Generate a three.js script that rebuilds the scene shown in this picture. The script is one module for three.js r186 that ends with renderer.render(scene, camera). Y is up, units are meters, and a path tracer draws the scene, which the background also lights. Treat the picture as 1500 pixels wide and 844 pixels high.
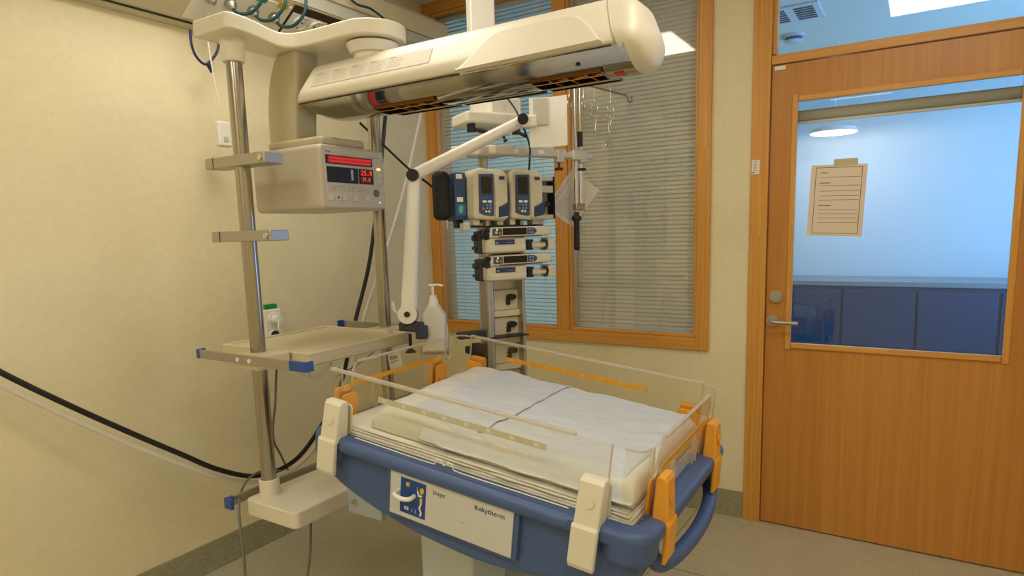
import * as THREE from 'three';
import { RoundedBoxGeometry } from 'three/addons/geometries/RoundedBoxGeometry.js';
import { mergeGeometries } from 'three/addons/utils/BufferGeometryUtils.js';
import { RectAreaLightUniformsLib } from 'three/addons/lights/RectAreaLightUniformsLib.js';

// ------------------------------------------------------------------ camera, light, exposure
RectAreaLightUniformsLib.init();
const scene = new THREE.Scene();
const renderer = new THREE.WebGLRenderer({ antialias: true });
renderer.toneMapping = THREE.LinearToneMapping;
renderer.toneMappingExposure = 1.3;
renderer.shadowMap.enabled = true;
scene.background = new THREE.Color(0x000000);

const CAM = { f: 945.4, px: 754.5, py: 473.7, yaw: -32.152, pitch: 8.0815, roll: -1.5997, p: new THREE.Vector3(2.5035, 1.4028, 3.0781) };
const R = Math.PI / 180;
const camera = new THREE.PerspectiveCamera(2 * Math.atan(422 / CAM.f) / R, 1500 / 844, 0.05, 40);
camera.setViewOffset(1500, 844, -(CAM.px - 750), -(CAM.py - 422), 1500, 844);
const fw = new THREE.Vector3(Math.sin(CAM.yaw * R) * Math.cos(CAM.pitch * R), -Math.sin(CAM.pitch * R), -Math.cos(CAM.yaw * R) * Math.cos(CAM.pitch * R));
const rt = new THREE.Vector3(Math.cos(CAM.yaw * R), 0, Math.sin(CAM.yaw * R));
const up0 = new THREE.Vector3().crossVectors(rt, fw);
const cr = Math.cos(CAM.roll * R), sr = Math.sin(CAM.roll * R);
const camR = rt.clone().multiplyScalar(cr).addScaledVector(up0, sr);
const camU = up0.clone().multiplyScalar(cr).addScaledVector(rt, -sr);
camera.position.copy(CAM.p);
camera.quaternion.setFromRotationMatrix(new THREE.Matrix4().makeBasis(camR, camU, fw.clone().negate()));
// a pixel gives a direction; the distance comes from the plane it lies on (or a depth along the axis)
const V = (x, y, z) => new THREE.Vector3(x, y, z);
function ray(u, v) { return fw.clone().addScaledVector(camR, (u - CAM.px) / CAM.f).addScaledVector(camU, -(v - CAM.py) / CAM.f); }
function onPlane(u, v, n, c) { const d = ray(u, v); return CAM.p.clone().addScaledVector(d, (c - n.dot(CAM.p)) / n.dot(d)); }
const atX = (u, v, c) => onPlane(u, v, V(1, 0, 0), c), atY = (u, v, c) => onPlane(u, v, V(0, 1, 0), c), atZ = (u, v, c) => onPlane(u, v, V(0, 0, 1), c);
const atD = (u, v, d) => CAM.p.clone().addScaledVector(ray(u, v), d);

const WARM = new THREE.Color(1.0, 0.915, 0.77), COOL = new THREE.Color(0.17, 0.48, 1.0);
const CEIL = 2.705;
// ceiling luminaires: [x, z] of the 600 x 600 panels (the nearest to the window is the one mirrored in the glass)
const PANELS = [[0.745, 1.54], [2.55, 1.54], [0.98, 3.3], [2.75, 3.3], [1.9, 4.4]];
const PANEL_LIGHT = 5.2, CORR_LIGHT = 3.0;

// ------------------------------------------------------------------ helpers
let seed = 7;
const rnd = () => { seed = (seed + 0x6d2b79f5) | 0; let t = Math.imul(seed ^ (seed >>> 15), 1 | seed); t = (t + Math.imul(t ^ (t >>> 7), 61 | t)) ^ t; return ((t ^ (t >>> 14)) >>> 0) / 4294967296; };
const names = {};
function numbered(n) { names[n] = (names[n] ?? -1) + 1; return names[n] ? n + '_' + String(names[n]).padStart(3, '0') : n; }
function mesh(name, geo, mat, parent, pos, rot) {
  const m = new THREE.Mesh(geo, mat); m.name = name; m.castShadow = m.receiveShadow = true;
  if (pos) m.position.set(...(pos.isVector3 ? pos.toArray() : pos));
  if (rot) m.rotation.set(...rot);
  parent.add(m); return m;
}
function thing(name, label, category, pos = [0, 0, 0], group) {
  const g = new THREE.Group(); g.name = numbered(name); g.position.set(...(pos.isVector3 ? pos.toArray() : pos));
  g.userData = { label, category }; if (group) g.userData.group = group; scene.add(g); return g;
}
function single(name, geo, mat, label, category, pos, rot, group) {
  const m = mesh(numbered(name), geo, mat, scene, pos, rot); m.userData = { label, category }; if (group) m.userData.group = group; return m;
}
function struct(name, geo, mat, pos, rot, label, category) {
  const m = mesh(name, geo, mat, scene, pos, rot); m.userData = { kind: 'structure', label, category }; return m;
}
const rb = (w, h, d, r = 0.004, s = 3) => new RoundedBoxGeometry(w, h, d, s, Math.min(r, w / 2.01, h / 2.01, d / 2.01));
const bx = (w, h, d) => new THREE.BoxGeometry(w, h, d);
const cyl = (r, h, s = 32, r2 = r) => new THREE.CylinderGeometry(r2, r, h, s);
const moved = (g, x, y, z, rx = 0, ry = 0, rz = 0) => { g.rotateX(rx); g.rotateY(ry); g.rotateZ(rz); g.translate(x, y, z); return g; };
const merge = (list) => mergeGeometries(list.map((g) => { const q = g.index ? g.toNonIndexed() : g; for (const k of Object.keys(q.attributes)) if (!['position', 'normal', 'uv'].includes(k)) q.deleteAttribute(k); return q; }));
function tubeGeo(pts, r, seg = 60, rs = 10) { return new THREE.TubeGeometry(new THREE.CatmullRomCurve3(pts.map((p) => (p.isVector3 ? p : V(...p))), false, 'centripetal'), seg, r, rs, false); }
function shapeOf(pts) { const s = new THREE.Shape(); pts.forEach(([x, y], i) => (i ? s.lineTo(x, y) : s.moveTo(x, y))); s.closePath(); return s; }
function rrect(x0, y0, x1, y1, r) {
  const s = new THREE.Shape();
  s.moveTo(x0 + r, y0); s.lineTo(x1 - r, y0); s.absarc(x1 - r, y0 + r, r, -Math.PI / 2, 0); s.lineTo(x1, y1 - r); s.absarc(x1 - r, y1 - r, r, 0, Math.PI / 2);
  s.lineTo(x0 + r, y1); s.absarc(x0 + r, y1 - r, r, Math.PI / 2, Math.PI); s.lineTo(x0, y0 + r); s.absarc(x0 + r, y0 + r, r, Math.PI, Math.PI * 1.5);
  return s;
}
// extrusion of thickness d (bevel inside the outline), centred on z = 0
function ext(shape, d, bevel = 0.002, seg = 2, cs = 12) {
  const b = Math.min(bevel, d / 2.01);
  const g = new THREE.ExtrudeGeometry(shape, { depth: d - 2 * b, bevelEnabled: b > 0, bevelThickness: b, bevelSize: b, bevelOffset: -b, bevelSegments: seg, curveSegments: cs });
  g.translate(0, 0, -(d - 2 * b) / 2); return g;
}
function boxUV(g) {
  if (g.index) g = g.toNonIndexed();
  const p = g.attributes.position, n = g.attributes.normal, uv = new Float32Array(p.count * 2);
  for (let i = 0; i < p.count; i++) {
    const ax = Math.abs(n.getX(i)), ay = Math.abs(n.getY(i)), az = Math.abs(n.getZ(i));
    if (ay >= ax && ay >= az) { uv[2 * i] = p.getX(i); uv[2 * i + 1] = p.getZ(i); } else if (ax >= az) { uv[2 * i] = p.getZ(i); uv[2 * i + 1] = p.getY(i); } else { uv[2 * i] = p.getX(i); uv[2 * i + 1] = p.getY(i); }
  }
  g.setAttribute('uv', new THREE.BufferAttribute(uv, 2)); return g;
}
// value noise that tiles
function tileNoise(n, cells, sd) {
  const old = seed; seed = sd; const g = Array.from({ length: cells * cells }, rnd); seed = old;
  return (x, y) => { const fx = (x / n) * cells, fy = (y / n) * cells, ix = Math.floor(fx), iy = Math.floor(fy), tx = fx - ix, ty = fy - iy, sx = tx * tx * (3 - 2 * tx), sy = ty * ty * (3 - 2 * ty), q = (a, b) => g[((b % cells) + cells) % cells * cells + ((a % cells) + cells) % cells];
    return (q(ix, iy) * (1 - sx) + q(ix + 1, iy) * sx) * (1 - sy) + (q(ix, iy + 1) * (1 - sx) + q(ix + 1, iy + 1) * sx) * sy; };
}
function dataTex(n, fn, repeat, srgb = true) {
  const d = new Uint8Array(n * n * 4);
  for (let y = 0; y < n; y++) for (let x = 0; x < n; x++) { const c = fn(x, y); const i = (y * n + x) * 4; d[i] = c[0]; d[i + 1] = c[1]; d[i + 2] = c[2]; d[i + 3] = 255; }
  const t = new THREE.DataTexture(d, n, n); t.wrapS = t.wrapT = THREE.RepeatWrapping; t.magFilter = THREE.LinearFilter; t.minFilter = THREE.LinearMipmapLinearFilter; t.generateMipmaps = true;
  if (srgb) t.colorSpace = THREE.SRGBColorSpace; t.repeat.set(repeat[0], repeat[1]); t.needsUpdate = true; return t;
}
function canvasTex(w, h, draw) {
  const c = document.createElement('canvas'); c.width = w; c.height = h; const x = c.getContext('2d'); draw(x, w, h);
  const t = new THREE.CanvasTexture(c); t.colorSpace = THREE.SRGBColorSpace; t.magFilter = THREE.LinearFilter; return t;
}
const clamp8 = (v) => Math.max(0, Math.min(255, v | 0));
// a flat print: plane facing +z with its own canvas
function printPlane(w, h, mat) { return [new THREE.PlaneGeometry(w, h), mat]; }

// ------------------------------------------------------------------ materials
const S = (color, roughness = 0.5, metalness = 0, extra = {}) => new THREE.MeshPhysicalMaterial({ color, roughness, metalness, ...extra });
const n1 = tileNoise(512, 8, 1), n2 = tileNoise(512, 64, 2), n3 = tileNoise(512, 200, 3), n4 = tileNoise(512, 24, 4);
const wallBump = dataTex(512, (x, y) => { const v = 128 + (n2(x, y) - 0.5) * 60 + (n3(x, y) - 0.5) * 120; return [clamp8(v), clamp8(v), clamp8(v)]; }, [2.2, 2.2], false);
const wallMap = dataTex(512, (x, y) => { const v = (n1(x, y) - 0.5) * 5 + (n2(x, y) - 0.5) * 4 + (n3(x, y) - 0.5) * 4; return [clamp8(234 + v), clamp8(223 + v), clamp8(186 + v)]; }, [0.8, 0.8]);
const floorSpeck = (() => { const n = 1024, m1 = tileNoise(n, 9, 11), m2 = tileNoise(n, 330, 12), m3 = tileNoise(n, 210, 13), m4 = tileNoise(n, 40, 14);
  return (base, s) => dataTex(n, (x, y) => { let v = (m1(x, y) - 0.5) * 7 + (m4(x, y) - 0.5) * 6; const a = m2(x, y), b = m3(x, y); let c = [base[0] + v, base[1] + v, base[2] + v]; if (a > 0.8) c = c.map((q) => q - 30 * (a - 0.8) * 5 * s); if (b < 0.18) c = c.map((q) => q - 16 * s); if (b > 0.85) c = c.map((q) => q + 12 * s); return c.map(clamp8); }, [1.1, 1.1]); })();
function woodTex(base, dark, rep, sd) {
  const a = tileNoise(512, 6, sd), b = tileNoise(512, 90, sd + 1), c = tileNoise(512, 256, sd + 2);
  return dataTex(512, (x, y) => { const wob = a(x, y) * 14; const g = b((x + wob) % 512, y / 24) * 0.55 + c(x, y / 9) * 0.3 + a(x, y / 3) * 0.35; const t = Math.min(1, Math.max(0, g - 0.15)); return [0, 1, 2].map((k) => clamp8(base[k] * (1 - t) + dark[k] * t)); }, rep);
}
const M = {
  wall: new THREE.MeshPhysicalMaterial({ map: wallMap, bumpMap: wallBump, bumpScale: 0.0006, roughness: 0.75 }),
  ceiling: new THREE.MeshPhysicalMaterial({ color: 0xe9e4d6, bumpMap: wallBump, bumpScale: 0.0006, roughness: 0.9 }),
  floor: new THREE.MeshPhysicalMaterial({ map: floorSpeck([190, 183, 157], 1), roughness: 0.42 }),
  skirt: new THREE.MeshPhysicalMaterial({ map: floorSpeck([156, 154, 128], 1.4), roughness: 0.5 }),
  seam: S(0x8d8a72, 0.6),
  wood: new THREE.MeshPhysicalMaterial({ map: woodTex([228, 170, 80], [200, 134, 50], [2.4, 0.5], 21), roughness: 0.42, clearcoat: 0.25, clearcoatRoughness: 0.3 }),
  woodH: new THREE.MeshPhysicalMaterial({ map: (() => { const t = woodTex([228, 170, 80], [200, 134, 50], [2.4, 0.5], 21); t.rotation = Math.PI / 2; return t; })(), roughness: 0.42, clearcoat: 0.25, clearcoatRoughness: 0.3 }),
  doorWood: new THREE.MeshPhysicalMaterial({ map: woodTex([208, 146, 64], [184, 118, 44], [1.1, 0.22], 31), roughness: 0.4, clearcoat: 0.3, clearcoatRoughness: 0.25 }),
  pane: new THREE.MeshPhysicalMaterial({ color: 0xffffff, transmission: 1, thickness: 0, roughness: 0.0, ior: 1.52 }),
  slat: S(0xcac5b2, 0.38), slatCord: S(0xd8d5c8, 0.7),
  plastic: S(0xe9e2cf, 0.38), plasticWarm: S(0xdccfae, 0.42), plasticGrey: S(0xc9c6b8, 0.42), white: S(0xf2eee4, 0.35), whiteMatt: S(0xefebe2, 0.7),
  duct: S(0xd6ccae, 0.5), unitPaint: S(0xc6beaa, 0.36), cream: S(0xd9cfb6, 0.42), casting: S(0xc4bb9c, 0.45),
  steel: S(new THREE.Color(0.44, 0.41, 0.37), 0.2, 1), steelDull: S(new THREE.Color(0.5, 0.48, 0.44), 0.42, 1), chrome: S(new THREE.Color(0.72, 0.7, 0.66), 0.12, 1),
  mirror: S(new THREE.Color(0.52, 0.49, 0.43), 0.09, 1), alu: S(new THREE.Color(0.66, 0.64, 0.6), 0.4, 0.6),
  black: S(0x17171a, 0.45), blackSoft: S(0x1d1c1f, 0.75), darkGrey: S(0x3a3c40, 0.5), brown: S(0x3b2119, 0.4),
  blue: S(0x4a6192, 0.42), blueDark: S(0x35507f, 0.5), blueCap: S(0x2f52a0, 0.4), navy: S(0x2b3d5c, 0.4), navyPad: S(0x3c4f70, 0.45),
  orange: S(0xf4ab38, 0.4), orangeTape: S(0xe8a21c, 0.5), amber: S(0xc8820f, 0.25, 0.6), amberDeep: S(0x6a4512, 0.2, 0.85), red: S(0xc0262c, 0.4), green: S(0x0b4548, 0.45), greenTag: S(0x1b9a86, 0.5), yellowTag: S(0xd8b020, 0.5),
  acrylic: new THREE.MeshPhysicalMaterial({ color: 0xfdfcf6, transmission: 1, thickness: 0, roughness: 0.02, ior: 1.3 }),
  acrylicEdge: new THREE.MeshPhysicalMaterial({ color: 0xf2ede3, transmission: 0.68, thickness: 0, roughness: 0.3, ior: 1.45 }),
  bottle: new THREE.MeshPhysicalMaterial({ color: 0xf6f3ec, transmission: 0.3, thickness: 0, roughness: 0.5 }),
  cableBlack: S(0x121215, 0.5), cableWhite: S(0xe8e2d4, 0.5), cableGrey: S(0x77756f, 0.6), cableBlue: S(0x1c2450, 0.5),
};
const fabBump = dataTex(512, (x, y) => { const v = 128 + (n3(x, y) - 0.5) * 140 + (n4(x, y) - 0.5) * 60; return [clamp8(v), clamp8(v), clamp8(v)]; }, [6, 6], false);
M.sheet = new THREE.MeshPhysicalMaterial({ color: 0xdedcd7, roughness: 0.9, bumpMap: fabBump, bumpScale: 0.0006, side: THREE.DoubleSide });
M.pad = new THREE.MeshPhysicalMaterial({ color: 0xd0d5de, roughness: 0.85, bumpMap: fabBump, bumpScale: 0.0008, side: THREE.DoubleSide });
const glow = (c, i) => new THREE.MeshStandardMaterial({ color: 0x000000, emissive: c, emissiveIntensity: i, roughness: 0.6 });

// ------------------------------------------------------------------ room shell
const RX = 3.7, RZ = 5.0, T = 0.14;                    // room: x 0..RX, z 0..RZ
struct('floor', boxUV(bx(RX + 0.4, 0.1, RZ + 3.4)), M.floor, [RX / 2, -0.05, RZ / 2 - 1.5], null, 'speckled beige-green linoleum floor', 'floor');
struct('ceiling', boxUV(bx(RX + 0.4, 0.1, RZ + 3.4)), M.ceiling, [RX / 2, CEIL + 0.05, RZ / 2 - 1.5], null, 'plain off-white ceiling', 'ceiling');
struct('wall_left', boxUV(bx(T, CEIL, RZ + 3.2)), M.wall, [-T / 2, CEIL / 2, RZ / 2 - 1.5], null, 'cream painted wall behind the warmer', 'wall');
struct('wall_right', boxUV(bx(T, CEIL, RZ + 3.2)), M.wall, [RX + T / 2, CEIL / 2, RZ / 2 - 1.5], null, 'cream painted side wall', 'wall');
struct('wall_front', boxUV(bx(RX, CEIL, T)), M.wall, [RX / 2, CEIL / 2, RZ + T / 2], null, 'cream painted wall opposite the window', 'wall');
// back wall: openings for window (x 0..1.665, y .81..2.705) and door (x 1.86..2.98, y 0..2.705)
const WIN = { x0: 0, x1: 1.665, y0: 0.81, y1: CEIL }, DOOR = { x0: 1.842, x1: 3.02 };
{
  const g = [moved(bx(WIN.x1, WIN.y0, T), WIN.x1 / 2, WIN.y0 / 2, -T / 2), moved(bx(DOOR.x0 - WIN.x1 + 0.02, CEIL, T), (WIN.x1 + DOOR.x0 + 0.02) / 2, CEIL / 2, -T / 2), moved(bx(RX - DOOR.x1 + 0.02, CEIL, T), (RX + DOOR.x1 - 0.02) / 2, CEIL / 2, -T / 2)];
  struct('wall_back', boxUV(merge(g)), M.wall, null, null, 'cream painted wall with the wooden window and door', 'wall');
}
// skirting: linoleum coved up the walls
struct('baseboard_left', boxUV(bx(0.008, 0.13, RZ)), M.skirt, [0.004, 0.065, RZ / 2], null, 'speckled grey-green linoleum skirting of the left wall', 'skirting');
struct('baseboard_back', boxUV(bx(DOOR.x0 - 0.008, 0.13, 0.008)), M.skirt, [(DOOR.x0 + 0.008) / 2, 0.065, 0.004], null, 'speckled grey-green linoleum skirting below the window', 'skirting');
struct('baseboard_right', boxUV(bx(RX - DOOR.x1 - 0.008, 0.13, 0.008)), M.skirt, [(RX + DOOR.x1) / 2 - 0.004, 0.065, 0.004], null, 'speckled grey-green linoleum skirting beside the door', 'skirting');
// weld seams in the linoleum
for (const z of [0.62, 2.45]) { const s = struct('trim_' + (z < 1 ? 1 : 2), bx(RX, 0.0016, 0.004), M.seam, [RX / 2, 0.0006, z], null, z < 1 ? 'thin weld seam in the linoleum along the window wall' : 'thin weld seam in the linoleum across the room', 'floor seam'); }
struct('trim_3', bx(0.004, 0.0016, RZ - 0.02), M.seam, [1.62, 0.0006, RZ / 2], null, 'thin weld seam in the linoleum running towards the window', 'floor seam');

// ------------------------------------------------------------------ window with two casements
{
  const w = thing('window_1', 'wide wooden window of two casements with blinds between the panes', 'window', [0, 0, 0]); w.userData.kind = 'structure'; w.name = 'window_1';
  const F = 0.06, zf = 0.018, zb = -T, dz = zf - zb, zc = (zf + zb) / 2;
  const MX0 = 0.858, MX1 = 0.922;
  mesh('frame_post', boxUV(rb(F, WIN.y1 - WIN.y0, dz, 0.003)), M.wood, w, [F / 2 + 0.001, (WIN.y0 + WIN.y1) / 2, zc]);
  mesh('frame_post', boxUV(rb(F, WIN.y1 - WIN.y0, dz, 0.003)), M.wood, w, [WIN.x1 - F / 2, (WIN.y0 + WIN.y1) / 2, zc]);
  mesh('mullion', boxUV(rb(MX1 - MX0, WIN.y1 - WIN.y0 - 2 * F, dz, 0.003)), M.wood, w, [(MX0 + MX1) / 2, (WIN.y0 + WIN.y1) / 2, zc]);
  mesh('sill_rail', boxUV(rb(WIN.x1 - 2 * F, F, dz, 0.003)), M.woodH, w, [WIN.x1 / 2, WIN.y0 + F / 2, zc]);
  mesh('head_rail', boxUV(rb(WIN.x1 - 2 * F, F, dz, 0.003)), M.woodH, w, [WIN.x1 / 2, WIN.y1 - F / 2, zc]);
  const panes = [[F, MX0], [MX1, WIN.x1 - F]], y0 = WIN.y0 + F, y1 = WIN.y1 - F;
  panes.forEach(([a, b], k) => {
    // glazing beads
    const s = 0.016;
    for (const [x, y, ww, hh] of [[a + s / 2, (y0 + y1) / 2, s, y1 - y0], [b - s / 2, (y0 + y1) / 2, s, y1 - y0]]) mesh('glazing_bead', boxUV(rb(ww, hh, 0.03, 0.004)), M.wood, w, [x, y, -0.008]);
    for (const y of [y0 + s / 2, y1 - s / 2]) mesh('glazing_bead', boxUV(rb(b - a - 2 * s, s, 0.03, 0.004)), M.woodH, w, [(a + b) / 2, y, -0.008]);
    mesh('pane', bx(b - a, y1 - y0, 0.002), M.pane, w, [(a + b) / 2, (y0 + y1) / 2, -0.028]);
    mesh('pane', bx(b - a, y1 - y0, 0.002), M.pane, w, [(a + b) / 2, (y0 + y1) / 2, -0.105]);
    const bl = thing('venetian_blind', k ? 'closed venetian blind in the wide pane beside the wall and door' : 'open venetian blind in the pane behind the pump tower', 'blind', [(a + b) / 2, y0, -0.066]);
    const pitch = 0.0212, wdt = 0.025, n = Math.floor((y1 - y0 - 0.05) / pitch), tilt = k ? 66 * R : 3 * R;
    // curved slat
    const arc = []; for (let i = 0; i <= 6; i++) { const t = i / 6 - 0.5; arc.push([t * wdt, -(t * t) * 0.012 + 0.0015]); }
    const prof = [...arc, ...arc.slice().reverse().map(([x, y]) => [x, y - 0.0005])];
    const sg = new THREE.ExtrudeGeometry(shapeOf(prof), { depth: b - a - 0.02, bevelEnabled: false }); sg.translate(0, 0, -(b - a - 0.02) / 2); sg.rotateY(Math.PI / 2);
    for (let i = 0; i < n; i++) mesh('slat', sg, M.slat, bl, [0, 0.03 + i * pitch, 0], [tilt + (rnd() - 0.5) * 0.05, 0, 0]);
    mesh('head_box', rb(b - a - 0.012, 0.03, 0.03, 0.003), M.slat, bl, [0, y1 - y0 - 0.017, 0]);
    mesh('bottom_bar', rb(b - a - 0.02, 0.012, 0.022, 0.003), M.slat, bl, [0, 0.008, 0]);
    for (const x of [-0.28, 0.28]) mesh('ladder_cord', cyl(0.0009, y1 - y0 - 0.04, 6), M.slatCord, bl, [x, (y1 - y0) / 2 - 0.01, 0.012]);
  });
}
// ------------------------------------------------------------------ door with transom
const dglass = { x0: 2.022, x1: 2.80, y0: 0.868, y1: 1.925 };
{
  const fr = thing('door_1', 'oak-veneered door with tall glass pane, transom light and wooden frame', 'door', [0, 0, 0]); fr.userData.kind = 'structure'; fr.name = 'door_1';
  const J = 0.075, zf = 0.015, zb = -T - 0.005, dz = zf - zb, zc = (zf + zb) / 2, TY = 2.085;
  mesh('door_frame', boxUV(rb(J, CEIL, dz, 0.003)), M.wood, fr, [DOOR.x0 + J / 2, CEIL / 2, zc]);
  mesh('door_frame', boxUV(rb(J, CEIL, dz, 0.003)), M.wood, fr, [DOOR.x1 - J / 2, CEIL / 2, zc]);
  const ix0 = DOOR.x0 + J, ix1 = DOOR.x1 - J;
  mesh('transom_bar', boxUV(rb(ix1 - ix0, 0.038, dz - 0.01, 0.003)), M.woodH, fr, [(ix0 + ix1) / 2, TY + 0.019, zc - 0.004]);
  for (const x of [ix0 + 0.009, ix1 - 0.009]) mesh('transom_bead', boxUV(rb(0.018, CEIL - TY - 0.06, 0.05, 0.003)), M.wood, fr, [x, (CEIL + TY + 0.03) / 2, -0.03]);
  mesh('pane', bx(ix1 - ix0, CEIL - TY - 0.04, 0.004), M.pane, fr, [(ix0 + ix1) / 2, (CEIL + TY + 0.04) / 2, -0.03]);
  // leaf around the glass
  const lx0 = ix0 + 0.003, lx1 = ix1 - 0.003, ly0 = 0.006, ly1 = TY - 0.004, lz = -0.022;
  const sh = shapeOf([[lx0, ly0], [lx1, ly0], [lx1, ly1], [lx0, ly1]]); const h = new THREE.Path(); h.moveTo(dglass.x0, dglass.y0); h.lineTo(dglass.x0, dglass.y1); h.lineTo(dglass.x1, dglass.y1); h.lineTo(dglass.x1, dglass.y0); h.closePath(); sh.holes.push(h);
  const leaf = mesh('door_leaf', boxUV(ext(sh, 0.044, 0.002)), M.doorWood, fr, [0, 0, lz]);
  const bw = 0.024;
  for (const x of [dglass.x0 - 0.004 + bw / 2 - 0.012, dglass.x1 + 0.004 - bw / 2 + 0.012]) mesh('glass_bead', boxUV(rb(bw, dglass.y1 - dglass.y0 + 2 * bw, 0.012, 0.003)), M.wood, leaf, [x, (dglass.y0 + dglass.y1) / 2, 0.026]);
  for (const y of [dglass.y0 - bw / 2 + 0.006, dglass.y1 + bw / 2 - 0.006]) mesh('glass_bead', boxUV(rb(dglass.x1 - dglass.x0 - 0.02, bw, 0.012, 0.003)), M.woodH, leaf, [(dglass.x0 + dglass.x1) / 2, y, 0.026]);
  mesh('pane', bx(dglass.x1 - dglass.x0, dglass.y1 - dglass.y0, 0.006), M.pane, leaf, [(dglass.x0 + dglass.x1) / 2, (dglass.y0 + dglass.y1) / 2, 0]);
  // handle with round rose, lock cylinder
  mesh('handle_rose', moved(cyl(0.026, 0.012), 0, 0, 0, Math.PI / 2), M.steelDull, leaf, [1.951, 0.972, 0.028]);
  mesh('handle', tubeGeo([[1.951, 0.972, 0.03], [1.951, 0.972, 0.066], [1.957, 0.972, 0.076], [1.975, 0.971, 0.079], [2.065, 0.970, 0.079]], 0.0085, 40, 12), M.steelDull, leaf);
  mesh('lock_cylinder', merge([moved(cyl(0.027, 0.014), 0, 0, 0, Math.PI / 2), moved(cyl(0.015, 0.01), 0, 0, 0.01, Math.PI / 2)]), M.steelDull, leaf, [1.963, 1.083, 0.028]);
  mesh('door_number_plate', rb(0.045, 0.016, 0.002, 0.001), M.white, leaf, [1.952, TY - 0.017, 0.024]);
  // small notice on the frame
  const nt = canvasTex(64, 128, (c) => { c.fillStyle = '#efe6d8'; c.fillRect(0, 0, 64, 128); c.fillStyle = '#6a6058'; for (let i = 0; i < 10; i++) c.fillRect(14, 26 + i * 8, 20 + ((i * 7) % 16), 2); c.fillRect(22, 10, 24, 3); c.fillStyle = '#40383a'; c.fillRect(6, 108, 16, 10); });
  mesh('notice', bx(0.034, 0.062, 0.001), new THREE.MeshStandardMaterial({ map: nt, roughness: 0.7 }), fr, [DOOR.x0 + 0.022, 1.657, zf + 0.001]);
}
// form taped on the door glass
{
  const pt = canvasTex(420, 594, (c) => { c.fillStyle = '#e8d8c4'; c.fillRect(0, 0, 420, 594); c.strokeStyle = '#4a423c'; c.lineWidth = 4; c.strokeRect(40, 22, 345, 548); c.fillStyle = '#4a423c'; for (const [y, w] of [[70, 0], [100, 300], [150, 0], [170, 300], [215, 300], [255, 300], [290, 300], [340, 0], [370, 300], [405, 300], [440, 300], [480, 300]]) if (w) c.fillRect(75, y, w, 3); for (const [y, w] of [[62, 55], [146, 80], [336, 95]]) c.fillRect(75, y, w, 6); });
  const p = thing('door_form', 'pinkish paper form taped on the door glass', 'paper', [2.192, 1.495, 0.008]);
  mesh('sheet', bx(0.212, 0.297, 0.0008), new THREE.MeshStandardMaterial({ map: pt, roughness: 0.65 }), p, [0, 0, 0], [0, 0, -0.035]);
  mesh('tape', bx(0.09, 0.028, 0.0008), S(0xcdbb98, 0.4), p, [0.03, 0.157, 0.001]);
}
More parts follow.
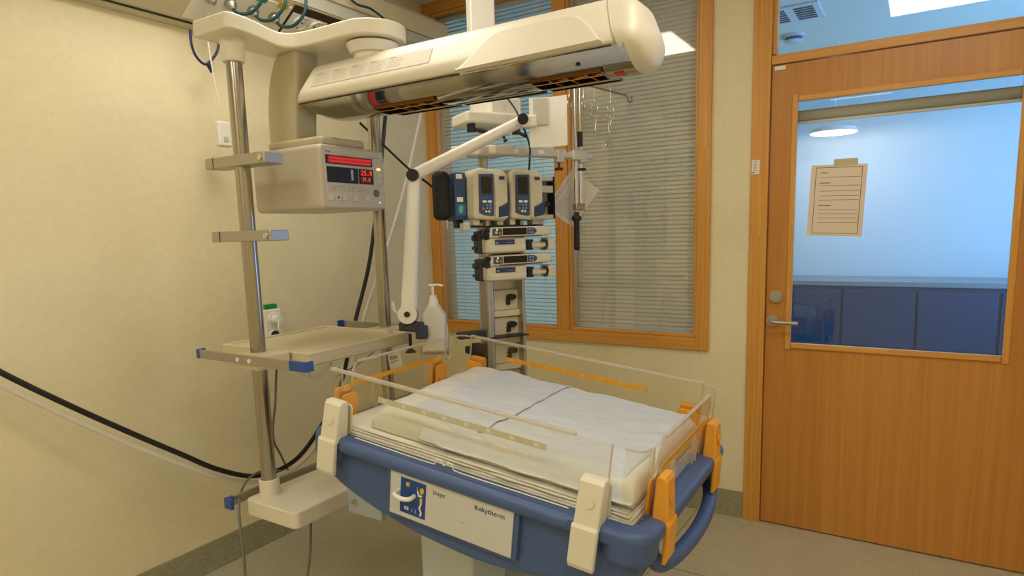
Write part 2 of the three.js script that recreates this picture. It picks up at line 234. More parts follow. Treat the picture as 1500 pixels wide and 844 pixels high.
// ------------------------------------------------------------------ corridor beyond the window and door
{
  const zc = -3.1;
  struct('wall_corridor', bx(RX + 0.2, CEIL, 0.1), S(0xd9e2e4, 0.8), [RX / 2, CEIL / 2, zc - 0.05], null, 'pale corridor wall beyond the glass', 'wall');
  const cab = thing('corridor_cabinet', 'long dark blue cabinet in the corridor behind the door glass', 'cabinet', [2.5, 0, zc + 0.28]);
  mesh('body', rb(2.0, 0.86, 0.5, 0.01), S(0x1f4668, 0.5), cab, [0, 0.48, 0]);
  mesh('worktop', rb(2.06, 0.04, 0.54, 0.006), S(0x8b959b, 0.4), cab, [0, 0.93, 0]);
  mesh('plinth', bx(1.94, 0.05, 0.44), M.black, cab, [0, 0.025, 0]);
  for (let i = 0; i < 4; i++) mesh('door', rb(0.48, 0.8, 0.02, 0.004), S(0x1d4366, 0.45), cab, [-0.75 + i * 0.5, 0.48, 0.26]);
  // corridor luminaire, air grille and smoke detector seen through transom and door glass
  const lampAt = atZ(1221, 195, -2.4);
  const cl = thing('corridor_lamp', 'round pendant lamp glowing in the corridor behind the door glass', 'lamp', [lampAt.x, lampAt.y, lampAt.z]);
  mesh('shade', cyl(0.17, 0.03, 48, 0.15), M.white, cl, [0, 0.018, 0]);
  mesh('diffuser', cyl(0.155, 0.006, 48), glow(0xffffff, 3), cl, [0, 0.0, 0]);
  mesh('cord', cyl(0.004, CEIL - lampAt.y - 0.03, 8), M.white, cl, [0, (CEIL - lampAt.y) / 2 + 0.015, 0]);
  const cll = new THREE.PointLight(0xffffff, 0.6); cll.position.set(lampAt.x, lampAt.y - 0.02, lampAt.z); scene.add(cll);
  const gr = atY(1160, 22, CEIL - 0.01);
  const ag = thing('air_grille', 'slotted air grille in the corridor ceiling seen through the transom', 'air vent', [gr.x, CEIL, gr.z]);
  mesh('plate', rb(0.34, 0.012, 0.34, 0.004), S(0xd7dde0, 0.5), ag, [0, -0.006, 0]);
  for (let i = 0; i < 6; i++) for (const s of [-0.08, 0.08]) mesh('slot', rb(0.11, 0.006, 0.022, 0.002), S(0x33404a, 0.6), ag, [s, -0.013, -0.11 + i * 0.045]);
  const sd = atY(1162, 58, CEIL - 0.03);
  const dt = thing('smoke_detector', 'round smoke detector on the corridor ceiling seen through the transom', 'detector', [sd.x, CEIL, sd.z]);
  mesh('base', cyl(0.075, 0.018, 40), S(0xcfd6da, 0.5), dt, [0, -0.009, 0]);
  mesh('louvre', cyl(0.055, 0.02, 40), S(0x46525c, 0.6), dt, [0, -0.028, 0]);
  mesh('cap', cyl(0.04, 0.016, 40, 0.062), S(0xcfd6da, 0.5), dt, [0, -0.046, 0]);
  // daylight comes in through a big window at the end of the corridor
  const wx = RX - 0.006, wz = -1.6, wy = 1.55, ww = 2.3, wh = 1.7;
  const w2 = thing('window_2', 'large daylight window at the end of the corridor', 'window', [wx, wy, wz]); w2.userData.kind = 'structure'; w2.name = 'window_2';
  mesh('pane', bx(0.004, wh, ww), glow(COOL, 0.9), w2, [-0.006, 0, 0]);
  for (const y of [-wh / 2, wh / 2]) mesh('frame', rb(0.03, 0.07, ww + 0.14, 0.004), M.white, w2, [-0.01, y, 0]);
  for (const z of [-ww / 2, 0, ww / 2]) mesh('frame', rb(0.03, wh, 0.07, 0.004), M.white, w2, [-0.01, 0, z]);
  const dl = new THREE.RectAreaLight(COOL, CORR_LIGHT, ww, wh); dl.position.set(wx - 0.03, wy, wz); dl.lookAt(0, wy, wz); scene.add(dl);
  // rolled-up blind behind the door glass
  const rbd = thing('door_blind', 'rolled-up grey fabric blind behind the top of the door glass', 'blind', [2.41, 1.868, -0.075]);
  mesh('roll', moved(cyl(0.024, 0.80, 28), 0, 0, 0, 0, 0, Math.PI / 2), S(0x9c9a88, 0.8), rbd);
  mesh('bottom_bar', rb(0.80, 0.012, 0.01, 0.003), M.plasticGrey, rbd, [0, -0.03, 0.012]);
  for (const x of [-0.41, 0.41]) mesh('bracket', rb(0.012, 0.05, 0.055, 0.003), M.plasticGrey, rbd, [x, 0.004, 0.004]);
}
// ------------------------------------------------------------------ room luminaires
PANELS.forEach(([x, z], i) => {
  const where = ['above the warmer', 'above the door side of the room', 'over the middle of the room', 'in the corner opposite the door', 'at the wall facing the window'][i];
  const p = thing('ceiling_light', 'square recessed ceiling light panel ' + where, 'ceiling light', [x, CEIL, z], 'ceiling light panels');
  mesh('frame', rb(0.6, 0.012, 0.6, 0.004), M.white, p, [0, -0.006, 0]);
  mesh('diffuser', rb(0.56, 0.006, 0.56, 0.002), glow(new THREE.Color(1, 0.93, 0.8), 4), p, [0, -0.014, 0]);
  const l = new THREE.RectAreaLight(WARM, PANEL_LIGHT, 0.56, 0.56); l.position.set(x, CEIL - 0.02, z); l.lookAt(x, 0, z); scene.add(l);
});
// ------------------------------------------------------------------ infant warmer
// bed frame: tilted about 6.5 degrees, head end (towards the wall) up
const BO = V(1.947, 0.915, 1.095), be1 = V(0.993, -0.1143, -0.0300).normalize(), be3 = V(0.0302, 0, 0.9995).normalize(), be2 = new THREE.Vector3().crossVectors(be3, be1);
const BM = new THREE.Matrix4().makeBasis(be1, be2, be3).setPosition(BO);
const inBed = (x, y, z) => V(x, y, z).applyMatrix4(BM);
const WB = V(1.32, 0, 1.45);                                    // base of the trolley column
const warmer = thing('infant_warmer', 'blue and white open infant warmer with overhead heater and clear side panels', 'infant warmer', WB);
const wp = (name, geo, mat, pos, rot) => mesh(name, geo, mat, warmer, pos ? V(...(pos.isVector3 ? pos.toArray() : pos)).sub(WB) : WB.clone().negate(), rot);   // world coordinates
function bp(name, geo, mat) { const m = mesh(name, geo, mat, warmer); m.applyMatrix4(BM); m.position.sub(WB); return m; }       // bed coordinates
const PZ = [1.741, 1.134], PXX = 0.65;
// poles, collars
PZ.forEach((z, i) => {
  const p = wp('pole', cyl(0.0245, 1.46, 40), M.steel, [PXX, 1.28, z]);
  mesh('lower_collar', merge([moved(cyl(0.0335, 0.056, 36), 0, 0, 0), moved(new THREE.TorusGeometry(0.0295, 0.004, 8, 36), 0, 0.028, 0, Math.PI / 2)]), M.plastic, p, [0, -0.72, 0]);
  mesh('upper_collar', new THREE.LatheGeometry([[0, -0.045], [0.031, -0.045], [0.0345, -0.041], [0.037, 0.03], [0.052, 0.055], [0, 0.055]].map((a) => new THREE.Vector2(...a)), 36), M.plastic, p, [0, 0.715, 0]);
});
// yoke across the pole tops with an arm to the heater
{
  const s = new THREE.Shape();        // plan: x = world X, y = -world Z
  const q = (x, z) => [x, -z];
  s.moveTo(...q(0.575, 1.815)); s.lineTo(...q(0.715, 1.815)); s.quadraticCurveTo(...q(0.735, 1.815), ...q(0.735, 1.79));
  s.bezierCurveTo(...q(0.725, 1.66), ...q(0.66, 1.60), ...q(0.70, 1.565)); s.bezierCurveTo(...q(0.74, 1.535), ...q(0.86, 1.55), ...q(0.95, 1.545));
  s.absarc(0.95, -1.435, 0.11, -Math.PI / 2, Math.PI / 2, false);
  s.bezierCurveTo(...q(0.86, 1.32), ...q(0.74, 1.335), ...q(0.70, 1.305)); s.bezierCurveTo(...q(0.66, 1.27), ...q(0.725, 1.21), ...q(0.735, 1.08));
  s.quadraticCurveTo(...q(0.735, 1.055), ...q(0.715, 1.055)); s.lineTo(...q(0.575, 1.055)); s.quadraticCurveTo(...q(0.56, 1.055), ...q(0.56, 1.07)); s.lineTo(...q(0.56, 1.80)); s.quadraticCurveTo(...q(0.56, 1.815), ...q(0.575, 1.815));
  const g = ext(s, 0.048, 0.006, 3, 24); g.rotateX(-Math.PI / 2);
  const y = wp('yoke', g, M.plastic, [0, 2.048, 0]);
  mesh('swivel_hub', merge([moved(cyl(0.072, 0.03, 40, 0.085), 0, 0, 0), moved(cyl(0.062, 0.04, 40), 0, -0.03, 0)]), M.white, y, [0.95, -0.045, 1.435]);
}
// hanger of the control unit: curved post from the yoke
{
  const s = new THREE.Shape(); s.moveTo(0.605, 2.03); s.bezierCurveTo(0.53, 1.95, 0.525, 1.84, 0.53, 1.70); s.lineTo(0.665, 1.70); s.bezierCurveTo(0.675, 1.80, 0.69, 1.92, 0.705, 2.03); s.closePath();
  wp('hanger_post', ext(s, 0.1, 0.014, 3, 20), M.casting, [0, 0, 1.49]);
  wp('hanger_foot', rb(0.27, 0.03, 0.2, 0.012), M.casting, [0.70, 1.716, 1.475]);
}
// control unit
{
  const cx = 0.678, cy = 1.597, cz = 1.4535, w = 0.293, h = 0.212, d = 0.35;
  const box = wp('control_unit', rb(d, h, w, 0.018, 4), M.unitPaint, [cx, cy, cz]);
  mesh('housing_seam', rb(d - 0.03, 0.0016, w + 0.0006, 0.0006), M.casting, box, [0, -0.012, 0]);
  // front panel: faces +x; build in local (u to the viewer's right = -z, v = up)
  const FX = d / 2 + 0.001, P = (name, geo, mat, u, v, o = 0) => { const m = mesh(name, geo, mat, box, [FX + o, v, -u], [0, Math.PI / 2, 0]); return m; };
  const pt = canvasTex(1120, 800, (c) => {
    c.fillStyle = '#cbc3ae'; c.fillRect(0, 0, 1120, 800); c.strokeStyle = '#8a8170'; c.lineWidth = 3; c.strokeRect(8, 8, 1104, 784);
    c.fillStyle = '#1c1b20'; c.font = 'bold 34px sans-serif'; c.fillText('Dräger', 40, 78); c.font = '28px sans-serif'; c.fillStyle = '#3b3833'; c.fillText('Babytherm 8010', 838, 104);
    c.strokeStyle = '#a79d86'; c.lineWidth = 3; c.fillStyle = '#c8bda2'; c.fillRect(60, 500, 780, 90);
    for (const x of [90, 260, 400, 600]) c.strokeRect(x + 20, 520, x === 260 ? 60 : 110, 56);
    c.fillStyle = '#4a463e'; for (const [x, y] of [[130, 560], [185, 540], [440, 560], [500, 540], [630, 570], [690, 540]]) { c.beginPath(); c.moveTo(x, y - 10); c.lineTo(x + 10, y + 8); c.lineTo(x - 10, y + 8); c.fill(); }
    c.fillRect(270, 510, 60, 5); c.fillRect(1000, 480, 30, 6);
  });
  P('front_panel', bx(w - 0.016, h - 0.016, 0.003), new THREE.MeshPhysicalMaterial({ map: pt, roughness: 0.4 }), 0, 0);
  const U = (px) => (px / 1120 - 0.5) * (w - 0.016), W = (py) => (0.5 - py / 800) * (h - 0.016);
  const rect = (name, x0, y0, x1, y1, mat, t = 0.002) => P(name, rb(U(x1) - U(x0), W(y0) - W(y1), t, 0.0008), mat, (U(x0) + U(x1)) / 2, (W(y0) + W(y1)) / 2, 0.0015 + t / 2);
  rect('display_bezel', 40, 112, 890, 226, M.black, 0.003);
  const rows = canvasTex(512, 64, (c) => { c.fillStyle = '#7c0d0a'; c.fillRect(0, 0, 512, 64); c.fillStyle = '#e02a20'; for (const y of [4, 36]) for (let i = 0; i < 40; i++) c.fillRect(6 + i * 12.6, y, 9.5, 24); });
  P('text_display', bx(U(860) - U(75), W(126) - W(212), 0.002), new THREE.MeshStandardMaterial({ color: 0x200404, emissive: 0xffffff, emissiveMap: rows, emissiveIntensity: 0.75, roughness: 0.6 }), (U(75) + U(860)) / 2, (W(126) + W(212)) / 2, 0.005);
  rect('graph_display', 52, 262, 610, 470, S(0x120e0d, 0.55));
  rect('value_display', 628, 262, 905, 470, S(0x120e0d, 0.55));
  const bars = canvasTex(64, 256, (c) => { c.fillStyle = '#14100f'; c.fillRect(0, 0, 64, 256); c.fillStyle = '#d8d2c4'; for (let i = 0; i < 12; i++) c.fillRect(8, 8 + i * 20.5, 48, 8); });
  P('bar_graph', bx(0.013, 0.037, 0.001), new THREE.MeshStandardMaterial({ map: bars, emissive: 0xffffff, emissiveMap: bars, emissiveIntensity: 0.25, roughness: 0.4 }), U(492), W(360), 0.0042);
  const dg = canvasTex(256, 256, (c) => { c.fillStyle = '#100b0a'; c.fillRect(0, 0, 256, 256); c.fillStyle = '#ff2a18'; c.font = 'bold 118px monospace'; c.textAlign = 'center'; c.fillText('25.9', 128, 108, 236); c.font = 'bold 84px monospace'; c.fillText('37.0', 118, 212, 170); });
  P('temperature_digits', bx(0.058, 0.048, 0.001), new THREE.MeshStandardMaterial({ color: 0x0a0505, emissive: 0xffffff, emissiveMap: dg, emissiveIntensity: 1.6, roughness: 0.6 }), U(766), W(364), 0.0042);
  for (const x of [88, 215, 330, 540, 760]) rect('button', x - 36, 634, x + 36, 710, M.plasticWarm, 0.004);
  for (const y of [338, 424]) rect('button', 990, y - 34, 1054, y + 34, M.plasticWarm, 0.004);
  mesh('button_symbol', moved(cyl(0.004, 0.001, 20), 0, 0, 0, Math.PI / 2), M.darkGrey, box, [FX + 0.006, W(668), -U(215)], [0, Math.PI / 2, 0]);
  P('speaker_disc', moved(cyl(0.0135, 0.003, 32), 0, 0, 0, Math.PI / 2), S(0x77705f, 0.6), U(950), W(590), 0.002);
  rect('warning_lamp', 985, 232, 1050, 262, glow(new THREE.Color(1, 0.72, 0.12), 1.5), 0.003);
  P('mains_lamp', moved(cyl(0.0024, 0.003, 16), 0, 0, 0, Math.PI / 2), glow(new THREE.Color(0.55, 1, 0.15), 1.2), U(1010), W(720), 0.002);
}
// clamp brackets on the near pole
for (const y of [1.648, 1.412]) {
  const b = wp('pole_bracket', merge([ext(rrect(-0.075, -0.036, 0.225, 0.036, 0.006), 0.034, 0.003)]).rotateX(Math.PI / 2), M.steelDull, [PXX - 0.07, y, PZ[0]]);
  mesh('bracket_bolt', merge([moved(cyl(0.008, 0.006, 20), 0, 0, 0, Math.PI / 2), moved(new THREE.TorusGeometry(0.0075, 0.0016, 8, 24), 0, 0, 0.003)]), M.chrome, b, [0.208, 0, 0.037]);
  mesh('clamp_split', bx(0.0015, 0.035, 0.002), M.black, b, [-0.03, 0, 0.0362]);
}
// instrument tray between the poles
{
  const x0 = 0.33, x1 = 0.805, z0 = 1.16, z1 = 1.662, yt = 1.022, th = 0.046;
  const t = wp('instrument_tray', moved(rb(x1 - x0, th - 0.008, z1 - z0, 0.008), 0, -0.004, 0), M.plasticWarm, [(x0 + x1) / 2, yt - th / 2, (z0 + z1) / 2]);
  const lw = 0.012, hx = (x1 - x0) / 2, hz = (z1 - z0) / 2;
  for (const s of [-1, 1]) { mesh('tray_lip', rb(lw, 0.014, z1 - z0, 0.004), M.plasticWarm, t, [s * (hx - lw / 2), th / 2 - 0.007, 0]); mesh('tray_lip', rb(x1 - x0 - 2 * lw + 0.006, 0.014, lw, 0.004), M.plasticWarm, t, [0, th / 2 - 0.007, s * (hz - lw / 2)]); }
  PZ.forEach((pz, k) => {
    const sg = k ? -1 : 1, mz = pz + sg * 0.06;
    const c = wp('tray_clamp', rb(0.13, 0.05, 0.13, 0.01), M.plasticWarm, [PXX + 0.01, 1.005, pz - sg * 0.005]);
    const bar = wp('tray_rail', rb(0.47, 0.03, 0.008, 0.002), M.steelDull, [k ? 0.572 : 0.662, 1.018, mz + sg * 0.008]);
    for (const x of [-0.02, 0.04]) mesh('rail_bolt', moved(cyl(0.007, 0.005, 20), 0, 0, 0, Math.PI / 2), M.whiteMatt, bar, [x, -0.002, sg * 0.006]);
    for (const s of [-1, 1]) mesh('rail_end_cap', tubeLikeCap(s, sg, s > 0 ? 0.075 : 0.02), M.blueCap, bar, [s * 0.235, 0, 0]);
  });
}
function tubeLikeCap(s, sg, len) {   // flat strip bent back round the rail end
  const g = ext(rrect(0, -0.016, len, 0.016, 0.003), 0.01, 0.002); if (s < 0) g.translate(-len, 0, 0); g.translate(-s * 0.006, 0, 0);
  const e = moved(rb(0.01, 0.032, 0.03, 0.003), s * (len - 0.009), 0, -sg * 0.012);
  return merge([g, e]);
}
// heater hood, lengthways above the bed
{
  const HX0 = 0.70, HX1 = 1.81, ZC = 1.432;
  // cross-section (z about the axis, y): side walls with rounded shoulders
  const prof = []; const add = (z, y) => prof.push([z, y]);
  add(0.116, 1.846); add(0.121, 1.858); add(0.122, 1.872); add(0.119, 1.885); add(0.1068, 1.908); add(0.0943, 1.9317); add(0.082, 1.955); add(0.072, 1.966); add(0.058, 1.974); add(0.03, 1.978); add(-0.03, 1.978); add(-0.058, 1.974); add(-0.072, 1.966); add(-0.082, 1.955); add(-0.0943, 1.9317); add(-0.1068, 1.908); add(-0.119, 1.885); add(-0.122, 1.872); add(-0.121, 1.858); add(-0.116, 1.846);
  // loft along x: sections with offset / scale
  function loft(sections, closedEnds = true, prf = prof) {
    const pos = [], idx = [], n = prf.length;
    sections.forEach(([x, sz, sy, dx]) => prf.forEach(([z, y]) => { const t = (y - 1.846) / 0.132; pos.push(x + (dx || 0) * t, 1.846 + (y - 1.846) * sy + (1 - sy) * 0.05, ZC + z * sz); }));
    for (let i = 0; i + 1 < sections.length; i++) for (let j = 0; j < n; j++) { const a = i * n + j, b = i * n + (j + 1) % n, c = a + n, d = b + n; idx.push(a, b, c, b, d, c); }
    for (const [i, flip] of closedEnds ? [[0, 0], [sections.length - 1, 1]] : []) { const c = pos.length / 3; let sx = 0, sy = 0, sz = 0; for (let j = 0; j < n; j++) { sx += pos[(i * n + j) * 3]; sy += pos[(i * n + j) * 3 + 1]; sz += pos[(i * n + j) * 3 + 2]; } pos.push(sx / n, sy / n, sz / n); for (let j = 0; j < n; j++) { const a = i * n + j, b = i * n + (j + 1) % n; flip ? idx.push(a, b, c) : idx.push(b, a, c); } }
    const g = new THREE.BufferGeometry(); g.setAttribute('position', new THREE.Float32BufferAttribute(pos, 3)); g.setIndex(idx); g.computeVertexNormals(); return g;
  }
  const hood = wp('heater_hood', loft([[HX0, 0.93, 0.96, 0.05], [HX0 + 0.006, 0.985, 0.99, 0.048], [HX0 + 0.014, 1, 1, 0.045], [HX0 + 0.2, 1, 1, 0.02], [HX1 - 0.1, 1, 1, -0.02], [HX1 + 0.04, 1, 1, -0.045]]), M.plastic);
  // domed end cap
  const yb = (t) => 1.8465 - 0.05 * (1 - Math.pow(Math.abs(t), 2.2));
  const capProf = prof.slice(0, -1); for (let k = 0; k <= 16; k++) { const t = -1 + k / 8; if (k < 16) capProf.push([t * 0.116, yb(t)]); }
  const cap = []; for (let i = 0; i <= 14; i++) { const q = Math.pow(1 - Math.pow(i / 14 * 0.99, 3.6), 0.5); cap.push([HX1 + 0.042 + (i / 14) * 0.066, 0.04 + 0.96 * q, 0.04 + 0.96 * q, -0.045 * (1 - 0.6 * i / 14)]); }
  mesh('end_cap', loft(cap, true, capProf), M.plastic, hood);
  // raised fairing on both sides
  for (const s of [1, -1]) {
    const f = new THREE.Shape(); f.moveTo(1.375, -0.034); f.bezierCurveTo(1.43, -0.03, 1.435, 0.06, 1.52, 0.066); f.lineTo(1.71, 0.066); f.bezierCurveTo(1.76, 0.06, 1.795, 0.0, 1.822, -0.034); f.closePath();
    const g = ext(f, 0.024, 0.008, 4, 20); g.translate(0, 0, -0.006); if (s < 0) { g.rotateY(Math.PI); g.translate(2 * 1.6035, 0, 0); } g.rotateX(-s * 0.43); g.translate(0, 1.885, ZC + s * 0.1195);
    mesh('side_fairing', g, M.plastic, hood);
  }
  // warning text on the side
  const tx = canvasTex(1024, 220, (c) => { c.fillStyle = '#d6cfbd'; c.fillRect(0, 0, 1024, 220); let s0 = 5; const rr = () => { s0 = (s0 * 16807) % 2147483647; return s0 / 2147483647; }; for (let b = 0; b < 5; b++) { c.fillStyle = '#4a453c'; c.fillRect(30 + b * 165, 18, 50, 9); for (let l = 0; l < 7; l++) { c.fillStyle = '#8d8676'; let x = 30 + b * 165; const end = x + 95 + rr() * 35; while (x < end) { const w = 5 + rr() * 16; c.fillRect(x, 40 + l * 22, w, 6); x += w + 5; } } } });
  const lb = mesh('warning_label', new THREE.PlaneGeometry(0.50, 0.052), new THREE.MeshStandardMaterial({ map: tx, roughness: 0.5 }), hood, [1.02, 1.9165, ZC + 0.1036], [-0.486, 0, 0]);
  for (const s of [1, -1]) mesh('hood_seam', moved(bx(HX1 - HX0 + 0.02, 0.003, 0.004), (HX0 + HX1) / 2 + 0.02, 1.8455, ZC + s * 0.1155), M.black, hood);
  // polished belly with the two heater windows and the lamp slot
  const half = 0.116, sag = 0.05, NX = 90, NV = 24, bpos = [], bidx = [];
  const endF = (x) => { const a = Math.min(1, (x - HX0) / 0.11), b = 1; return Math.sqrt(Math.max(0, 1 - (1 - a) ** 2)); };
  const windows = [[1.00, 1.24, -0.62, 0.5], [1.58, 1.785, -0.62, 0.5], [1.27, 1.55, -0.62, -0.12]];
  for (let i = 0; i <= NX; i++) for (let j = 0; j <= NV; j++) { const x = HX0 + 0.012 + (HX1 + 0.05 - HX0) * i / NX, t = j / NV * 2 - 1; bpos.push(x, 1.8465 - (1.8465 - yb(t)) * endF(x), ZC + t * half); }
  for (let i = 0; i < NX; i++) for (let j = 0; j < NV; j++) {
    const x = HX0 + 0.012 + (HX1 + 0.05 - HX0) * (i + 0.5) / NX, t = (j + 0.5) / NV * 2 - 1;
    if (windows.some(([a, b, c, d]) => x > a && x < b && t > c && t < d)) continue;
    const a = i * (NV + 1) + j, b = a + 1, c = a + NV + 1, d = c + 1; bidx.push(a, c, b, b, c, d);
  }
  const bg = new THREE.BufferGeometry(); bg.setAttribute('position', new THREE.Float32BufferAttribute(bpos, 3)); bg.setIndex(bidx); bg.computeVertexNormals();
  const mir = M.mirror.clone(); mir.side = THREE.DoubleSide;
  wp('reflector_belly', bg, mir);
  windows.forEach(([a, b, t0, t1], k) => {
    const z0 = ZC + t0 * half, z1 = ZC + t1 * half, w = b - a;
    const well = wp(k < 2 ? 'heater_window' : 'lamp_slot', merge([moved(bx(w + 0.01, 0.002, z1 - z0 + 0.01), 0, 0.035, 0), moved(bx(w + 0.01, 0.036, 0.002), 0, 0.018, (z1 - z0) / 2 + 0.004), moved(bx(w + 0.01, 0.036, 0.002), 0, 0.018, -(z1 - z0) / 2 - 0.004), moved(bx(0.002, 0.036, z1 - z0 + 0.01), w / 2 + 0.004, 0.018, 0), moved(bx(0.002, 0.036, z1 - z0 + 0.01), -w / 2 - 0.004, 0.018, 0)]), k < 2 ? M.amberDeep : M.black, [(a + b) / 2, 1.802, (z0 + z1) / 2]);
    if (k < 2) {
      for (const z of [-0.02, 0.02]) mesh('quartz_element', moved(cyl(0.007, w - 0.02, 16), 0, 0, 0, 0, 0, Math.PI / 2), M.amber, well, [0, 0.018, z]);
      for (const x of [-0.07, -0.02, 0.04]) mesh('reflector_fin', moved(bx(0.002, 0.03, (z1 - z0) * 0.95), 0, 0, 0, 0, 0, 0.5), M.amber, well, [x, 0.018, 0]);
    }
    for (let j = 0; j < 3; j++) { const t = t0 + (t1 - t0) * (j + 0.5) / 3; mesh('guard_wire', moved(cyl(0.0011, w + 0.01, 8), 0, 0, 0, 0, 0, Math.PI / 2), M.chrome, well, [0, yb(t) - 1.804, ZC + t * half - (z0 + z1) / 2]); }
  });
  wp('hood_screw', moved(cyl(0.006, 0.004, 20), 0, 0, 0), M.black, [1.735, 1.8215, ZC + half * 0.74]);
  wp('red_cap', rb(0.028, 0.01, 0.03, 0.004), M.red, [1.825, 1.80, ZC + 0.02]);
}
// base slab carrying the poles, its rail, and the trolley column
{
  const s = wp('base_slab', (() => { const g = ext(rrect(-0.13, -0.375, 0.125, 0.375, 0.022), 0.056, 0.005, 3); g.rotateX(-Math.PI / 2); return g; })(), M.plastic, [0.735, 0.505, 1.435]);
  mesh('mounting_plate', rb(0.16, 0.1, 0.02, 0.004), S(0xb9c2c4, 0.45), s, [0.2, -0.005, 0.14]);
  mesh('mounting_plate', rb(0.16, 0.1, 0.02, 0.004), S(0xb9c2c4, 0.45), s, [0.2, -0.005, -0.14]);
  mesh('plate_bolt', moved(cyl(0.009, 0.014, 6), 0, 0, 0, Math.PI / 2), M.chrome, s, [0.16, -0.005, 0.156]);
  mesh('support_beam', rb(0.62, 0.05, 0.2, 0.008), S(0xb9c2c4, 0.45), s, [0.43, -0.012, 0.02]);
  const r = wp('base_rail', rb(0.01, 0.032, 0.76, 0.002), M.steelDull, [0.572, 0.528, 1.46]);
  mesh('rail_end_cap', merge([rb(0.014, 0.036, 0.03, 0.003), moved(rb(0.04, 0.036, 0.012, 0.003), 0.014, 0, 0.01)]), M.blueCap, r, [0, 0, 0.385]);
  for (const z of [-0.25, 0.25]) mesh('rail_standoff', rb(0.03, 0.02, 0.03, 0.003), M.steelDull, r, [0.02, 0, z]);
  const col = wp('lift_column', rb(0.21, 0.46, 0.19, 0.012), S(0xcfd6d8, 0.45), [1.265, 0.35, 1.47]);
  mesh('column_sleeve', rb(0.25, 0.12, 0.23, 0.012), S(0xaeb6b8, 0.45), col, [0, -0.165, 0]);
  const base = wp('trolley_base', merge([rb(0.34, 0.07, 0.5, 0.02), moved(rb(0.7, 0.05, 0.07, 0.02), 0, 0, 0.26), moved(rb(0.7, 0.05, 0.07, 0.02), 0, 0, -0.26)]), M.plasticGrey, [1.32, 0.115, 1.45]);
  for (const sx of [-1, 1]) for (const sz of [-1, 1]) { const c = mesh('castor', moved(cyl(0.045, 0.03, 28), 0, 0, 0, Math.PI / 2), M.darkGrey, base, [sx * 0.31, -0.0695, sz * 0.26]); mesh('castor_fork', rb(0.05, 0.05, 0.042, 0.006), M.plasticGrey, base, [sx * 0.31, -0.035, sz * 0.26]); }
}
